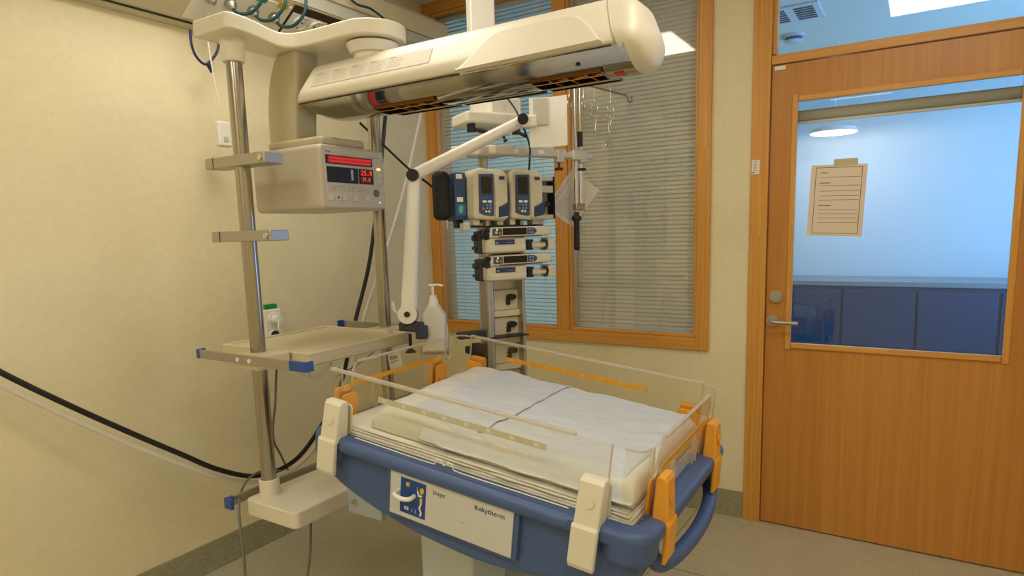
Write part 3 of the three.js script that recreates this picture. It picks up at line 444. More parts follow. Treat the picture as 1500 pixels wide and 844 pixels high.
// bed tub
{
  const hull = new THREE.Shape();
  const low = [[-0.945, -0.255], [-0.93, -0.285], [-0.90, -0.312], [-0.84, -0.342], [-0.73, -0.372], [-0.60, -0.395], [-0.48, -0.405], [-0.35, -0.408], [-0.22, -0.392], [-0.10, -0.36], [-0.04, -0.335], [-0.01, -0.31], [0.0, -0.27]];
  hull.moveTo(-0.95, -0.20); hull.splineThru(low.map((p) => new THREE.Vector2(...p))); hull.lineTo(0.0, -0.20); hull.closePath();
  const hg = ext(hull, 0.73, 0.012, 3, 30); hg.translate(0, 0, 0.328);
  const tub = bp('bed_tub', merge([hg, moved(rb(0.17, 0.15, 0.17, 0.03, 4), -0.03, -0.275, 0.605)]), M.blue);
  // rim ring: rounded outline with a hole, thick roll
  const ro = rrect(-0.968, -0.048, 0.092, 0.720, 0.07), ri = rrect(-0.90, 0.02, 0.03, 0.66, 0.03); ro.holes.push(ri);
  const rg = ext(ro, 0.044, 0.016, 6, 16); rg.rotateX(Math.PI / 2); rg.translate(0, -0.2045, 0);
  const rim = bp('tub_rim', rg, M.blue);
  mesh('front_roll', moved(new THREE.CapsuleGeometry(0.022, 0.70, 8, 24), -0.468, -0.2045, 0.704, 0, 0, Math.PI / 2), M.blue, rim);
  for (const [x, z] of [[-0.90, 0.652], [0.026, 0.652], [-0.90, 0.022], [0.026, 0.022]]) { const c = ext(rrect(-0.066, -0.068, 0.064, 0.068, 0.062), 0.084, 0.02, 5, 14); c.rotateX(Math.PI / 2); c.translate(x, -0.2255, z); mesh('corner_block', c, M.blue, rim); }
  const lip = mesh('platform', moved(rb(0.94, 0.02, 0.66, 0.006), -0.435, -0.192, 0.34), M.plasticGrey, rim);
  mesh('screw_recess', moved(new THREE.TorusGeometry(0.008, 0.003, 8, 24), 0.045, -0.1825, 0.635, Math.PI / 2), M.blue, rim);
  // recess box under the end rim, push handle
  bp('end_recess', moved(rb(0.05, 0.09, 0.34, 0.01), 0.015, -0.29, 0.22), M.blue);
  const hp = [[0.05, -0.27, 0.575], [0.06, -0.30, 0.57], [0.072, -0.325, 0.545], [0.09, -0.33, 0.48], [0.103, -0.328, 0.36], [0.103, -0.324, 0.24], [0.09, -0.317, 0.12], [0.075, -0.305, 0.065], [0.06, -0.285, 0.045], [0.05, -0.26, 0.04]];
  bp('push_handle', tubeGeo(hp, 0.021, 70, 16), M.blue);
  // name plate with frame, picture and pull
  const plate = bp('name_plate_frame', (() => { const g = ext(rrect(-0.672, -0.360, -0.252, -0.203, 0.01), 0.024, 0.005, 2); g.translate(0.012, 0, 0.696); return g; })(), M.blue);
  const pt = canvasTex(1150, 400, (c) => {
    c.fillStyle = '#d5d5d0'; c.fillRect(0, 0, 1150, 400);
    c.fillStyle = '#1d4a96'; c.fillRect(105, 62, 255, 300);
    c.fillStyle = '#e8b820'; c.fillRect(160, 92, 38, 36); c.fillStyle = '#b98a10'; c.fillRect(184, 98, 14, 26);
    c.fillStyle = '#e8b820'; c.beginPath(); c.ellipse(318, 128, 20, 28, 0.2, 0, 7); c.fill(); c.fillRect(300, 190, 26, 46); c.fillRect(272, 104, 6, 30);
    c.strokeStyle = '#e6e6e2'; c.lineWidth = 17; c.lineCap = 'round'; c.beginPath(); c.moveTo(278, 142); c.lineTo(290, 176); c.lineTo(316, 172); c.stroke(); c.beginPath(); c.moveTo(314, 240); c.lineTo(300, 280); c.lineTo(318, 312); c.lineTo(312, 338); c.stroke();
    c.fillStyle = '#e6e6e2'; c.fillRect(150, 300, 44, 30); c.fillStyle = '#7f93b8'; c.fillRect(164, 306, 12, 14); c.fillStyle = '#9fb0cc'; c.fillRect(222, 306, 9, 26); c.fillRect(258, 300, 8, 38);
    c.fillStyle = '#16306a'; c.font = 'bold 46px sans-serif'; c.fillText('Dräger', 425, 118, 122); c.font = 'bold 50px sans-serif'; c.fillText('Babytherm', 812, 118);
    c.fillStyle = '#8f8f8c'; c.fillRect(690, 262, 50, 4);
  });
  const pl = bp('name_plate', (() => { const g = new THREE.BoxGeometry(0.392, 0.136, 0.004); g.translate(-0.450, -0.281, 0.7095); return g; })(), new THREE.MeshPhysicalMaterial({ map: pt, roughness: 0.4 }));
  mesh('plate_pull', tubeGeo([[-0.617, -0.277, 0.71], [-0.615, -0.279, 0.73], [-0.602, -0.282, 0.736], [-0.577, -0.282, 0.736], [-0.564, -0.280, 0.73], [-0.562, -0.278, 0.71]], 0.0065, 40, 12), M.white, pl);
}
// clear side panels
const AT = 0.007, PY0 = -0.19;
function panelGeo(pts, holes) { const s = shapeOf(pts); for (const h of holes || []) s.holes.push(h); return ext(s, AT, 0.0008, 1, 16); }
const slotPath = (x, y0, y1, r) => { const p = new THREE.Path(); p.moveTo(x + r, y0); p.lineTo(x + r, y1); p.absarc(x, y1, r, 0, Math.PI); p.lineTo(x - r, y0); p.closePath(); return p; };
const rulerTex = (bg, fg, mirrored) => canvasTex(1280, 40, (c) => { c.fillStyle = bg; c.fillRect(0, 0, 1280, 40); if (mirrored) { c.translate(1280, 0); c.scale(-1, 1); } c.fillStyle = fg; c.font = 'bold 30px sans-serif'; c.textAlign = 'center'; for (let i = 0; i < 8; i++) c.fillText(String(50 - i * 5), 62 + i * 166, 31); });
{
  // front: long panel, ends short of the corner pieces
  const f = bp('side_panel', (() => { const g = panelGeo([[-0.91, PY0], [-0.035, PY0], [-0.035, 0], [-0.91, 0]]); g.translate(0, 0, 0.674); return g; })(), M.acrylic);
  mesh('panel_top_edge', moved(rb(0.79, 0.009, 0.013, 0.002), -0.52, 0.0012, 0.674), M.acrylicEdge, f);
  mesh('panel_end_edge', moved(rb(0.004, 0.19, AT, 0.001), -0.034, -0.095, 0.674), M.acrylicEdge, f);
  mesh('panel_foot_edge', tubeGeo([[-0.80, -0.179, 0.69], [-0.515, -0.179, 0.69], [-0.5149, -0.1785, 0.69], [-0.512, -0.166, 0.69], [-0.495, -0.166, 0.69], [-0.485, -0.175, 0.69], [-0.475, -0.166, 0.69], [-0.458, -0.166, 0.69], [-0.455, -0.1785, 0.69], [-0.4549, -0.179, 0.69], [-0.12, -0.179, 0.69]], 0.0018, 160, 8), M.white, f);
  mesh('measuring_strip', moved(bx(0.53, 0.0165, 0.001), -0.463, -0.05, 0.679), new THREE.MeshStandardMaterial({ map: rulerTex('#cfc8ab', '#f4f1e6', true), roughness: 0.5 }), f);
  // far: long panel with yellow strip
  const b = bp('side_panel', (() => { const g = panelGeo([[-0.878, PY0], [0.005, PY0], [0.005, 0], [-0.878, 0]]); g.translate(0, 0, 0.0); return g; })(), M.acrylic);
  mesh('panel_top_edge', moved(rb(0.883, 0.008, 0.012, 0.002), -0.4365, 0.0012, 0), M.acrylicEdge, b);
  for (const x of [-0.876, 0.004]) mesh('panel_end_edge', moved(rb(0.004, 0.19, AT, 0.001), x, -0.095, 0), M.acrylicEdge, b);
  mesh('measuring_strip', moved(bx(0.545, 0.015, 0.001), -0.445, -0.057, 0.0045), new THREE.MeshStandardMaterial({ map: rulerTex('#e8a420', '#f2c860', false), roughness: 0.5 }), b);
  // end panels: notched, with curved corner pieces
  for (const k of [0, 1]) {
    const X = k ? 0.048 : -0.925, sg = k ? 1 : -1;
    const sh = new THREE.Shape(); const n0 = 0.035, n1 = 0.641;   // z range (shape x = z)
    sh.moveTo(n0, PY0); sh.lineTo(n1, PY0); sh.lineTo(n1, -0.002); sh.lineTo(n1 - 0.02, -0.002); sh.lineTo(n1 - 0.022, -0.06); sh.absarc(n1 - 0.042, -0.065, 0.02, 0, Math.PI, true); sh.lineTo(n1 - 0.062, -0.06); sh.lineTo(n1 - 0.066, -0.03); sh.quadraticCurveTo(n1 - 0.07, 0, n1 - 0.092, 0);
    sh.lineTo(n0 + 0.092, 0); sh.quadraticCurveTo(n0 + 0.07, 0, n0 + 0.066, -0.03); sh.lineTo(n0 + 0.062, -0.06); sh.absarc(n0 + 0.042, -0.065, 0.02, 0, Math.PI, true); sh.lineTo(n0 + 0.02, -0.002); sh.lineTo(n0, -0.002); sh.closePath();
    if (k === 1) for (const z of [0.22, 0.44]) sh.holes.push(slotPath(z, -0.175, -0.115, 0.017));
    else for (const z of [0.2, 0.47]) { const h = new THREE.Path(); h.absellipse(z, -0.13, 0.022, 0.042, 0, 7, false); sh.holes.push(h); }
    const g = ext(sh, AT, 0.0008, 1, 16); g.rotateY(-Math.PI / 2); g.translate(X, 0, 0);
    const e = bp('end_panel', g, M.acrylic);
    const zs = [n0 + 0.09, n1 - 0.09];
    mesh('panel_top_edge', moved(rb(AT + 0.003, 0.006, zs[1] - zs[0], 0.002), X, 0, (zs[0] + zs[1]) / 2), M.acrylicEdge, e);
    // curved corners, each ending in a rounded upright edge
    for (const s of [0, 1]) {
      const cz = s ? n1 : n0, out = s ? 1 : -1, r = 0.032;
      const cp = []; for (let i = 0; i <= 8; i++) { const a = i / 8 * Math.PI / 2; cp.push([X - sg * r + sg * r * Math.cos(a), cz + out * r * Math.sin(a)]); }
      cp.push([X - sg * (r + 0.018), cz + out * r]);
      const q = cp.slice().reverse().map(([x, z]) => { const dx = x - (X - sg * r), dz = z - cz, L = Math.hypot(dx, dz) || 1; return Math.abs(dx * sg) < 0 ? [x, z] : [x - dx / L * AT, z - dz / L * AT]; });
      const cs = shapeOf([...cp, ...q].map(([x, z]) => [x, -z])); const cg = ext(cs, 0.188, 0.0006, 1); cg.rotateX(-Math.PI / 2); cg.translate(0, -0.096, 0);
      mesh('corner_piece', cg, M.acrylic, e);
      mesh('corner_edge', tubeGeo(cp.map(([x, z]) => [x - sg * 0.003, -0.002, z]), 0.0032, 40, 8), M.acrylicEdge, e);
      // notch outline
      const m = s ? n1 - 0.042 : n0 + 0.042; const np = []; for (let i = 0; i <= 12; i++) { const a = -i / 12 * Math.PI; np.push([X, -0.065 + 0.02 * Math.sin(a), m + out * 0.02 * Math.cos(a)]); }
      mesh('notch_edge', tubeGeo([[X, -0.003, m + out * 0.022], ...np, [X, -0.03, m - out * 0.024], [X, -0.003, m - out * 0.035]], 0.0032, 50, 8), M.acrylicEdge, e);
    }
    if (k) for (const z of [0.22, 0.44]) mesh('slot_edge', tubeGeo([[X, -0.175, z - 0.017], [X, -0.118, z - 0.0165], [X, -0.103, z - 0.011], [X, -0.098, z], [X, -0.103, z + 0.011], [X, -0.118, z + 0.0165], [X, -0.175, z + 0.017]], 0.004, 50, 8), M.acrylicEdge, e);
    else for (const z of [0.2, 0.47]) { const pp = []; for (let i = 0; i <= 24; i++) { const a = i / 24 * Math.PI * 2; pp.push([X, -0.13 + 0.042 * Math.sin(a), z + 0.022 * Math.cos(a)]); } mesh('slot_edge', tubeGeo(pp, 0.002, 60, 6), M.acrylicEdge, e); }
    mesh('measuring_strip', moved(bx(0.001, 0.015, 0.42), X + (k ? 0.005 : 0.005), k ? -0.073 : -0.066, k ? 0.345 : 0.385), new THREE.MeshStandardMaterial({ color: 0xe8a420, roughness: 0.5 }), e);
  }
  // panel clamps: two white ones in front, orange ones elsewhere
  function clampAt(x, z, turn, mat, label, depth = 1) {
    // side profiles (outwards, up): upper part leans out to a ridge, the lever hangs over the rim
    const k = depth, side = (pts, w) => { const g = ext(shapeOf(pts.map(([o, y]) => [o * k, y])), w, 0.005, 3); g.rotateY(-Math.PI / 2); g.rotateY(turn); g.translate(x, 0, z); return g; };
    const c = bp('panel_clamp', side([[-0.010, -0.086], [-0.002, -0.078], [0.018, -0.078], [0.026, -0.088], [0.042, -0.188], [0.040, -0.20], [-0.010, -0.20]], 0.062), mat); c.userData.label = label;
    mesh('clamp_lever', side([[0.032, -0.19], [0.044, -0.184], [0.049, -0.192], [0.054, -0.280], [0.048, -0.292], [0.036, -0.292]], 0.066), mat, c);
    const tl = Math.atan2(0.016, 0.1) * k; const b2 = new THREE.CylinderGeometry(0.0135, 0.0135, 0.0025, 28); b2.rotateX(Math.PI / 2); b2.rotateX(-tl); b2.translate(0, -0.132, 0.0335 * k + 0.0022); b2.rotateY(turn); b2.translate(x, 0, z); mesh('clamp_button', b2, mat, c);
    const ip = ext(rrect(-0.033, -0.185, 0.033, -0.093, 0.014), 0.006, 0.002, 2); ip.translate(0, 0, -0.022); ip.rotateY(turn); ip.translate(x, 0, z); mesh('inner_plate', ip, mat, c);
    const ib = new THREE.CylinderGeometry(0.011, 0.011, 0.006, 24); ib.rotateX(Math.PI / 2); ib.translate(0, -0.145, -0.027); ib.rotateY(turn); ib.translate(x, 0, z); mesh('inner_button', ib, mat, c);
  }
  clampAt(-0.868, 0.690, 0, M.plastic, 'off-white panel clamp'); clampAt(-0.058, 0.690, 0, M.plastic, 'off-white panel clamp');
  clampAt(0.062, 0.57, Math.PI / 2, M.orange, 'orange panel clamp', 0.78); clampAt(0.062, 0.10, Math.PI / 2, M.orange, 'orange panel clamp', 0.78);
  clampAt(-0.94, 0.595, -Math.PI / 2, M.orange, 'orange panel clamp', 0.55); clampAt(-0.94, 0.125, -Math.PI / 2, M.orange, 'orange panel clamp', 0.55);
  clampAt(-0.85, -0.014, Math.PI, M.orange, 'orange panel clamp', 0.55); clampAt(-0.035, -0.014, Math.PI, M.orange, 'orange panel clamp', 0.55);
}
// mattress, folded blanket and disposable pad on the bed
function bedThing(name, geo, mat, label, category) { const m = single(name, geo, mat, label, category); m.applyMatrix4(BM); return m; }
function grid(nx, nz, fn, thickness, close = true) {   // soft sheet: fn(u, v) -> [x, y, z] for the upper side
  const pos = [], uv = [], idx = [];
  for (let s = 0; s < 2; s++) for (let i = 0; i <= nx; i++) for (let j = 0; j <= nz; j++) { const p = fn(i / nx, j / nz); pos.push(p[0], p[1] - s * (p[3] ?? thickness), p[2]); uv.push(p[0], p[2]); }
  const N = (nx + 1) * (nz + 1);
  for (let s = 0; s < 2; s++) for (let i = 0; i < nx; i++) for (let j = 0; j < nz; j++) { const a = s * N + i * (nz + 1) + j, b = a + 1, c = a + nz + 1, d = c + 1; s ? idx.push(a, c, b, b, c, d) : idx.push(a, b, c, b, d, c); }
  const edge = []; for (let i = 0; i < nx; i++) edge.push([i * (nz + 1), (i + 1) * (nz + 1)], [(i + 1) * (nz + 1) + nz, i * (nz + 1) + nz]); for (let j = 0; j < nz; j++) edge.push([j + 1, j], [nx * (nz + 1) + j, nx * (nz + 1) + j + 1]);
  for (const [a, b] of edge) idx.push(a, b, a + N, b, b + N, a + N);
  const g = new THREE.BufferGeometry(); g.setAttribute('position', new THREE.Float32BufferAttribute(pos, 3)); g.setAttribute('uv', new THREE.Float32BufferAttribute(uv, 2)); g.setIndex(idx); g.computeVertexNormals(); return g;
}
const wob = tileNoise(512, 14, 55), wob2 = tileNoise(512, 40, 56);
{
  // layered sheets: three thin ones over the platform
  const layers = [[-0.905, 0.024, 0.016, 0.664, -0.173, 0.010], [-0.904, 0.020, 0.018, 0.663, -0.1655, 0.0072], [-0.902, 0.015, 0.02, 0.660, -0.159, 0.0062]];
  layers.forEach(([x0, x1, z0, z1, y, t], k) => bedThing('folded_sheet', grid(60, 40, (u, v) => { const x = x0 + (x1 - x0) * u, z = z0 + (z1 - z0) * v; const e = Math.min(1, Math.min(u, 1 - u) * 30, Math.min(v, 1 - v) * 20); return [x + (wob(v * 511, k * 60) - 0.5) * 0.006 * (u < 0.5 ? 1 : -1), y + (e - 1) * t * 0.22 + (wob(u * 511, v * 400 + k * 90) - 0.5) * 0.0018, z + (wob(u * 511, k * 40) - 0.5) * 0.006 * (v > 0.5 ? 1 : 0.3)]; }, t), M.sheet, ['lowest white sheet of the flat stack lining the bed', 'middle white sheet of the flat stack lining the bed', 'topmost flat white sheet directly under the rolled blanket'][k], 'sheet'));
  // thick folded blanket with rounded front roll
  const bx0 = -0.835, bx1 = 0.02, bz0 = 0.045, bz1 = 0.640;
  const bh = (x, z) => { const u = (x - bx0) / (bx1 - bx0), v = (z - bz0) / (bz1 - bz0); const ex = Math.min(u / 0.1, (1 - u) / 0.04, 1), ez = Math.min(v / 0.10, (1 - v) / 0.075, 1); const rx = Math.sqrt(Math.max(0, 1 - (1 - Math.max(0, ex)) ** 2)), rz = Math.sqrt(Math.max(0, 1 - (1 - Math.max(0, ez)) ** 2)); const top = 0.066 + 0.016 * Math.exp(-((u - 0.12) ** 2) / 0.02) * (1 - v * 0.5) - 0.005 * u; return -0.156 + top * (0.25 + 0.75 * rx * rz) + (wob(u * 511, v * 400) - 0.5) * 0.009 * rx * rz + (wob2(u * 300, v * 300) - 0.5) * 0.004 * rx * rz; };
  bedThing('folded_blanket', grid(120, 80, (u, v) => { const s = 1 - Math.pow(1 - Math.min(1, u * 3), 2) * 0.0, skew = 0.05 * (1 - u) * (v - 0.5); let x = bx0 + (bx1 - bx0) * u + 0.05 * (1 - u) * v * v, z = bz0 + (bz1 - bz0) * v; const y = bh(bx0 + (bx1 - bx0) * u, z); return [x, y, z + (wob(u * 400, 9) - 0.5) * 0.004 * v, Math.max(0.004, y + 0.1565)]; }, 0.02), M.sheet, 'thick white blanket folded into a pad on the bed sheets', 'blanket');
  // blue-white disposable pads draped over it, following the blanket and hanging a little over its front
  const pad = (x0, x1, z0, z1, lift, name, label) => bedThing(name, grid(100, 110, (u, v) => { const x = x0 + (x1 - x0) * u, z = z0 + (z1 - z0) * v + (wob(u * 500, 77) - 0.5) * 0.012 * v; const over = Math.max(0, z - 0.606); const zz = Math.min(z, 0.606) + over * 0.62; const y = Math.max(bh(Math.min(x, -0.03), Math.max(0.08, Math.min(zz, 0.604))) - over * over * 6 - over * 0.35 - Math.max(0, x + 0.015) * 1.5, -0.15) + lift + (wob2(u * 400, v * 400 + x0 * 300) - 0.5) * 0.002; return [x, y, zz]; }, 0.0022), M.pad, label, 'pad');
  pad(-0.60, 0.018, 0.06, 0.685, 0.007, 'disposable_pad', 'pale blue disposable underpad spread over the folded blanket');
  pad(-0.66, -0.42, 0.07, 0.610, 0.012, 'disposable_pad', 'folded-over pale blue flap lying on the spread underpad');
}
// ------------------------------------------------------------------ medical supply unit on the left wall
{
  const z0 = 0.09, z1 = 4.2, L = z1 - z0, zc = (z0 + z1) / 2;
  const u = thing('supply_unit', 'cream wall-mounted medical supply duct with gas outlets and power sockets', 'supply unit', [0, 2.23, zc]);
  const Y = (y) => y - 2.23;
  // cross-section x,y: inclined service face from the wall up to the front
  const s = shapeOf([[0.002, Y(2.23)], [0.035, Y(2.235)], [0.235, Y(2.372)], [0.235, Y(2.52)], [0.21, Y(2.55)], [0.002, Y(2.55)]]);
  const g = new THREE.ExtrudeGeometry(s, { depth: L, bevelEnabled: false }); g.translate(0, 0, -L / 2);
  mesh('duct', g, M.duct, u);
  mesh('front_cover', rb(0.014, 0.09, L - 0.01, 0.003), M.plasticWarm, u, [0.240, Y(2.478), 0]);
  mesh('front_channel', rb(0.008, 0.05, L - 0.02, 0.002), M.plasticGrey, u, [0.238, Y(2.402), 0]);
  const sl = Math.atan2(2.372 - 2.235, 0.2), nx = Math.sin(sl), ny = -Math.cos(sl);
  // position on the inclined face: t 0..1 from wall to front, z
  const face = (name, geo, mat, t, z, o = 0.002) => { const m = mesh(name, geo, mat, u, [0.035 + 0.2 * t + nx * o, Y(2.235 + 0.137 * t) + ny * o, z - zc]); const q = new THREE.Matrix4().makeBasis(V(0, 0, -1), V(Math.cos(sl), Math.sin(sl), 0), V(nx, ny, 0)); m.quaternion.setFromRotationMatrix(q); return m; };
  face('cable_slot', rb(3.0, 0.008, 0.004, 0.001), M.black, 0.06, 2.75);
  // where the photo's panels sit along the wall
  face('gas_panel', rb(0.40, 0.19, 0.006, 0.002), M.white, 0.52, 1.325);
  face('socket_backing', rb(0.275, 0.225, 0.005, 0.002), M.brown, 0.52, 0.985);
  const sp = face('socket_panel', rb(0.185, 0.15, 0.008, 0.002), M.white, 0.53, 1.02, 0.004);
  for (const z of [1.058, 0.972]) {
    const so = face('power_socket', merge([ext((() => { const o = new THREE.Shape(); o.absarc(0, 0, 0.038, 0, 7); const h = new THREE.Path(); h.absarc(0, 0, 0.031, 0, 7, true); o.holes.push(h); return o; })(), 0.012, 0.001), moved(cyl(0.0315, 0.002, 32), 0, 0, -0.003, Math.PI / 2)]), M.white, 0.70, z, 0.012);
    for (const sx of [-0.0095, 0.0095]) mesh('socket_hole', moved(cyl(0.0035, 0.003, 12), 0, 0, 0, Math.PI / 2), M.black, so, [sx, 0, -0.001]);
    for (const sy of [-0.027, 0.027]) mesh('earth_clip', rb(0.006, 0.005, 0.008, 0.001), M.steelDull, so, [0, sy, 0.001]);
  }
  const tags = [M.white, M.greenTag, M.yellowTag, M.white];
  [1.385, 1.284, 1.183, 1.47].forEach((z, i) => {
    const o = face('gas_outlet', new THREE.LatheGeometry([[0, 0.032], [0.011, 0.032], [0.012, 0.02], [0.02, 0.016], [0.024, 0.0], [0, 0]].map((a) => new THREE.Vector2(...a)), 28).rotateX(Math.PI / 2), M.steelDull, 0.64, z, 0.006);
    face('outlet_tag', rb(0.05, 0.03, 0.003, 0.001), tags[i], 0.90, z - 0.01, 0.006);
  });
  // green oxygen-type hoses plugged into the outlets
  const fp = (t, z, o) => V(0.035 + 0.2 * t + nx * o, 2.235 + 0.137 * t + ny * o, z);
  [1.385, 1.284, 1.183].forEach((z, i) => single('gas_hose', tubeGeo([fp(0.64, z, 0.036), fp(0.66, z - 0.004, 0.06), fp(0.80, z - 0.03, 0.085), fp(1.1, z - 0.055, 0.07), V(0.285, 2.44, z - 0.07), V(0.28, 2.58, z - 0.08), V(0.27, CEIL - 0.005, z - 0.09)], 0.0065, 70, 12), M.green, ['dark green gas hose looping from the outlet nearest the white cord', 'dark green gas hose looping from the outlet with the green tag', 'dark green gas hose looping from the outlet with the yellow tag'][i], 'hose', null, null, 'gas hoses'));
}
single('gas_hose', tubeGeo([V(0.275, CEIL - 0.005, 1.02), atX(515, 0, 0.275), atX(545, 14, 0.275), atX(568, 34, 0.272), atX(578, 52, 0.262), atX(584, 64, 0.24), atX(590, 90, 0.16), atX(594, 120, 0.06)], 0.0055, 70, 10), M.green, 'thin green hose crossing the front of the supply duct beside the heater', 'hose', null, null, 'gas hoses');
// nurse-call handset on its cord, blue cable loop
{
  const p = atX(327, 197, 0.12);
  const h = thing('call_handset', 'small white call handset hanging by a cord beside the pole', 'handset', [p.x, p.y, p.z]);
  mesh('case', rb(0.03, 0.098, 0.058, 0.008, 4), M.white, h);
  mesh('key', rb(0.004, 0.02, 0.02, 0.001), M.plasticGrey, h, [0.0155, -0.02, 0]);
  mesh('cord', tubeGeo([V(0, 0.047, 0.004), V(0.0, 0.15, 0.012), V(-0.01, 0.30, 0.02), V(-0.02, 0.43, 0.02)], 0.003, 40, 8), M.cableWhite, h);
}
single('blue_cable', tubeGeo([atX(279, 44, 0.10), atX(280, 62, 0.10), atX(287, 82, 0.10), atX(300, 94, 0.10), atX(313, 84, 0.10), atX(320, 68, 0.09), atX(318, 56, 0.09), atX(296, 47, 0.07)], 0.005, 60, 10), M.cableBlue, 'dark blue cable loop hanging under the supply duct', 'cable');
single('cable_plug', tubeGeo([atX(304, 93, 0.10), atX(308, 100, 0.10), atX(311, 106, 0.10)], 0.008, 12, 12), M.cableBlue, 'dark blue plug dangling from the looped cable', 'plug');
// wall socket with green indicator
{
  const p = atX(396, 478, 0);
  const o = thing('wall_socket', 'white double wall socket with a green plug above the tray', 'socket', [0, p.y, p.z]);
  mesh('plate', rb(0.028, 0.16, 0.085, 0.006), M.white, o, [0.0145, 0, 0]);
  for (const y of [0.035, -0.042]) { mesh('socket_ring', moved(new THREE.TorusGeometry(0.027, 0.004, 10, 32), 0, 0, 0, 0, Math.PI / 2), M.white, o, [0.029, y, 0]); mesh('socket_well', moved(cyl(0.025, 0.002, 28), 0, 0, 0, 0, 0, Math.PI / 2), y > 0 ? M.white : M.darkGrey, o, [0.0295, y, 0]); }
  mesh('green_marker', rb(0.02, 0.02, 0.06, 0.003), S(0x128a3c, 0.5), o, [0.0105, 0.092, 0]);
  mesh('white_plug', merge([moved(cyl(0.02, 0.04, 24), 0, 0, 0, 0, 0, Math.PI / 2)]), M.white, o, [0.05, 0.035, 0]);
  const q = (u, v, x) => atX(u, v, x).sub(V(0, p.y, p.z));
  mesh('plug_lead', tubeGeo([V(0.068, 0.035, 0), q(408, 481, 0.09), q(415, 490, 0.1), q(420, 510, 0.1), q(440, 545, 0.11), q(458, 553, 0.12), q(475, 552, 0.14)], 0.0035, 50, 8), M.cableWhite, o);
}
// ------------------------------------------------------------------ cables along the wall
const K = 0.30;
single('black_cable', tubeGeo([atX(-180, 440, 0.012), atX(-120, 478, 0.08), atX(0, 545, 0.13), atX(110, 598, 0.17), atX(200, 638, 0.21), atX(264, 665, 0.26), atX(320, 688, K), atX(378, 697, K), atX(430, 676, K), atX(470, 625, K), atX(497, 570, K), atX(518, 480, K), atX(540, 390, K), atX(552, 300, K), atX(560, 220, K), atX(566, 150, 0.2)], 0.0095, 160, 12), M.cableBlack, 'thick black cable sagging along the cream wall behind the poles', 'cable');
single('white_cable', tubeGeo([atX(-180, 462, 0.012), atX(-120, 499, 0.07), atX(0, 563, 0.11), atX(110, 616, 0.14), atX(200, 655, 0.18), atX(264, 680, 0.23), atX(320, 699, 0.27), atX(380, 705, 0.27), atX(436, 682, 0.27), atX(476, 632, 0.27), atX(505, 570, 0.27), atX(535, 460, 0.27), atX(560, 385, 0.25), atX(590, 285, 0.22), atX(612, 190, 0.18), atX(622, 140, 0.12)], 0.0085, 160, 12), M.cableWhite, 'thick white hose running beside the black cable up the wall', 'hose');
single('grey_cable', tubeGeo([atX(405, 542, 0.45), atX(403, 590, 0.42), atX(400, 640, 0.38), atX(412, 668, 0.3), atX(424, 694, 0.26), atX(432, 714, 0.2), atX(436, 735, 0.1)], 0.0045, 70, 8), M.cableGrey, 'thin grey cable dropping from the tray to the wall', 'cable');
single('grey_cable', tubeGeo([atX(412, 690, 0.36), atX(385, 690, 0.38), atX(366, 700, 0.42), atX(355, 716, 0.48), atZ(350, 745, 1.86), atZ(352, 775, 1.875), atZ(357, 815, 1.885), atZ(360, 850, 1.89), V(0.80, 0.006, 1.93), V(0.95, 0.006, 2.1)], 0.0045, 90, 8), M.cableGrey, 'thin grey cable hanging over the blue rail end down to the floor', 'cable');
single('grey_cable', tubeGeo([V(0.80, 0.474, 1.70), V(0.80, 0.42, 1.705), V(0.795, 0.3, 1.72), V(0.77, 0.16, 1.75), V(0.72, 0.05, 1.80), V(0.66, 0.006, 1.85), V(0.58, 0.006, 1.93)], 0.0045, 70, 8), M.cableGrey, 'thin grey cable hanging from below the base slab', 'cable');
single('white_wire', tubeGeo([V(0.78, 0.965, 1.55), atX(470, 552, 0.62), atX(455, 552, 0.5), atX(450, 543, 0.42), V(0.42, 0.965, 1.45)], 0.003, 40, 8), M.cableWhite, 'thin white wire looping under the instrument tray', 'wire');
single('grey_wire', tubeGeo([atX(548, 515, 0.5), atX(530, 530, 0.48), atX(505, 545, 0.45), atX(492, 553, 0.4)], 0.0025, 40, 8), M.cableGrey, 'thin grey wire under the far end of the tray', 'wire');
single('black_rod', tubeGeo([atX(527, 180, 0.5), atD(560, 211, 2.75), atD(602, 250, 2.75), atD(626, 268, 2.8), atD(652, 290, 2.82)], 0.005, 50, 10), M.cableBlack, 'thin black cable running slantwise to the black pouch', 'cable');
single('black_lead', tubeGeo([atX(566, 172, 0.3), atX(562, 215, 0.32), atX(556, 260, 0.34)], 0.004, 30, 8), M.cableBlack, 'short black lead behind the right pole of the warmer', 'cable');

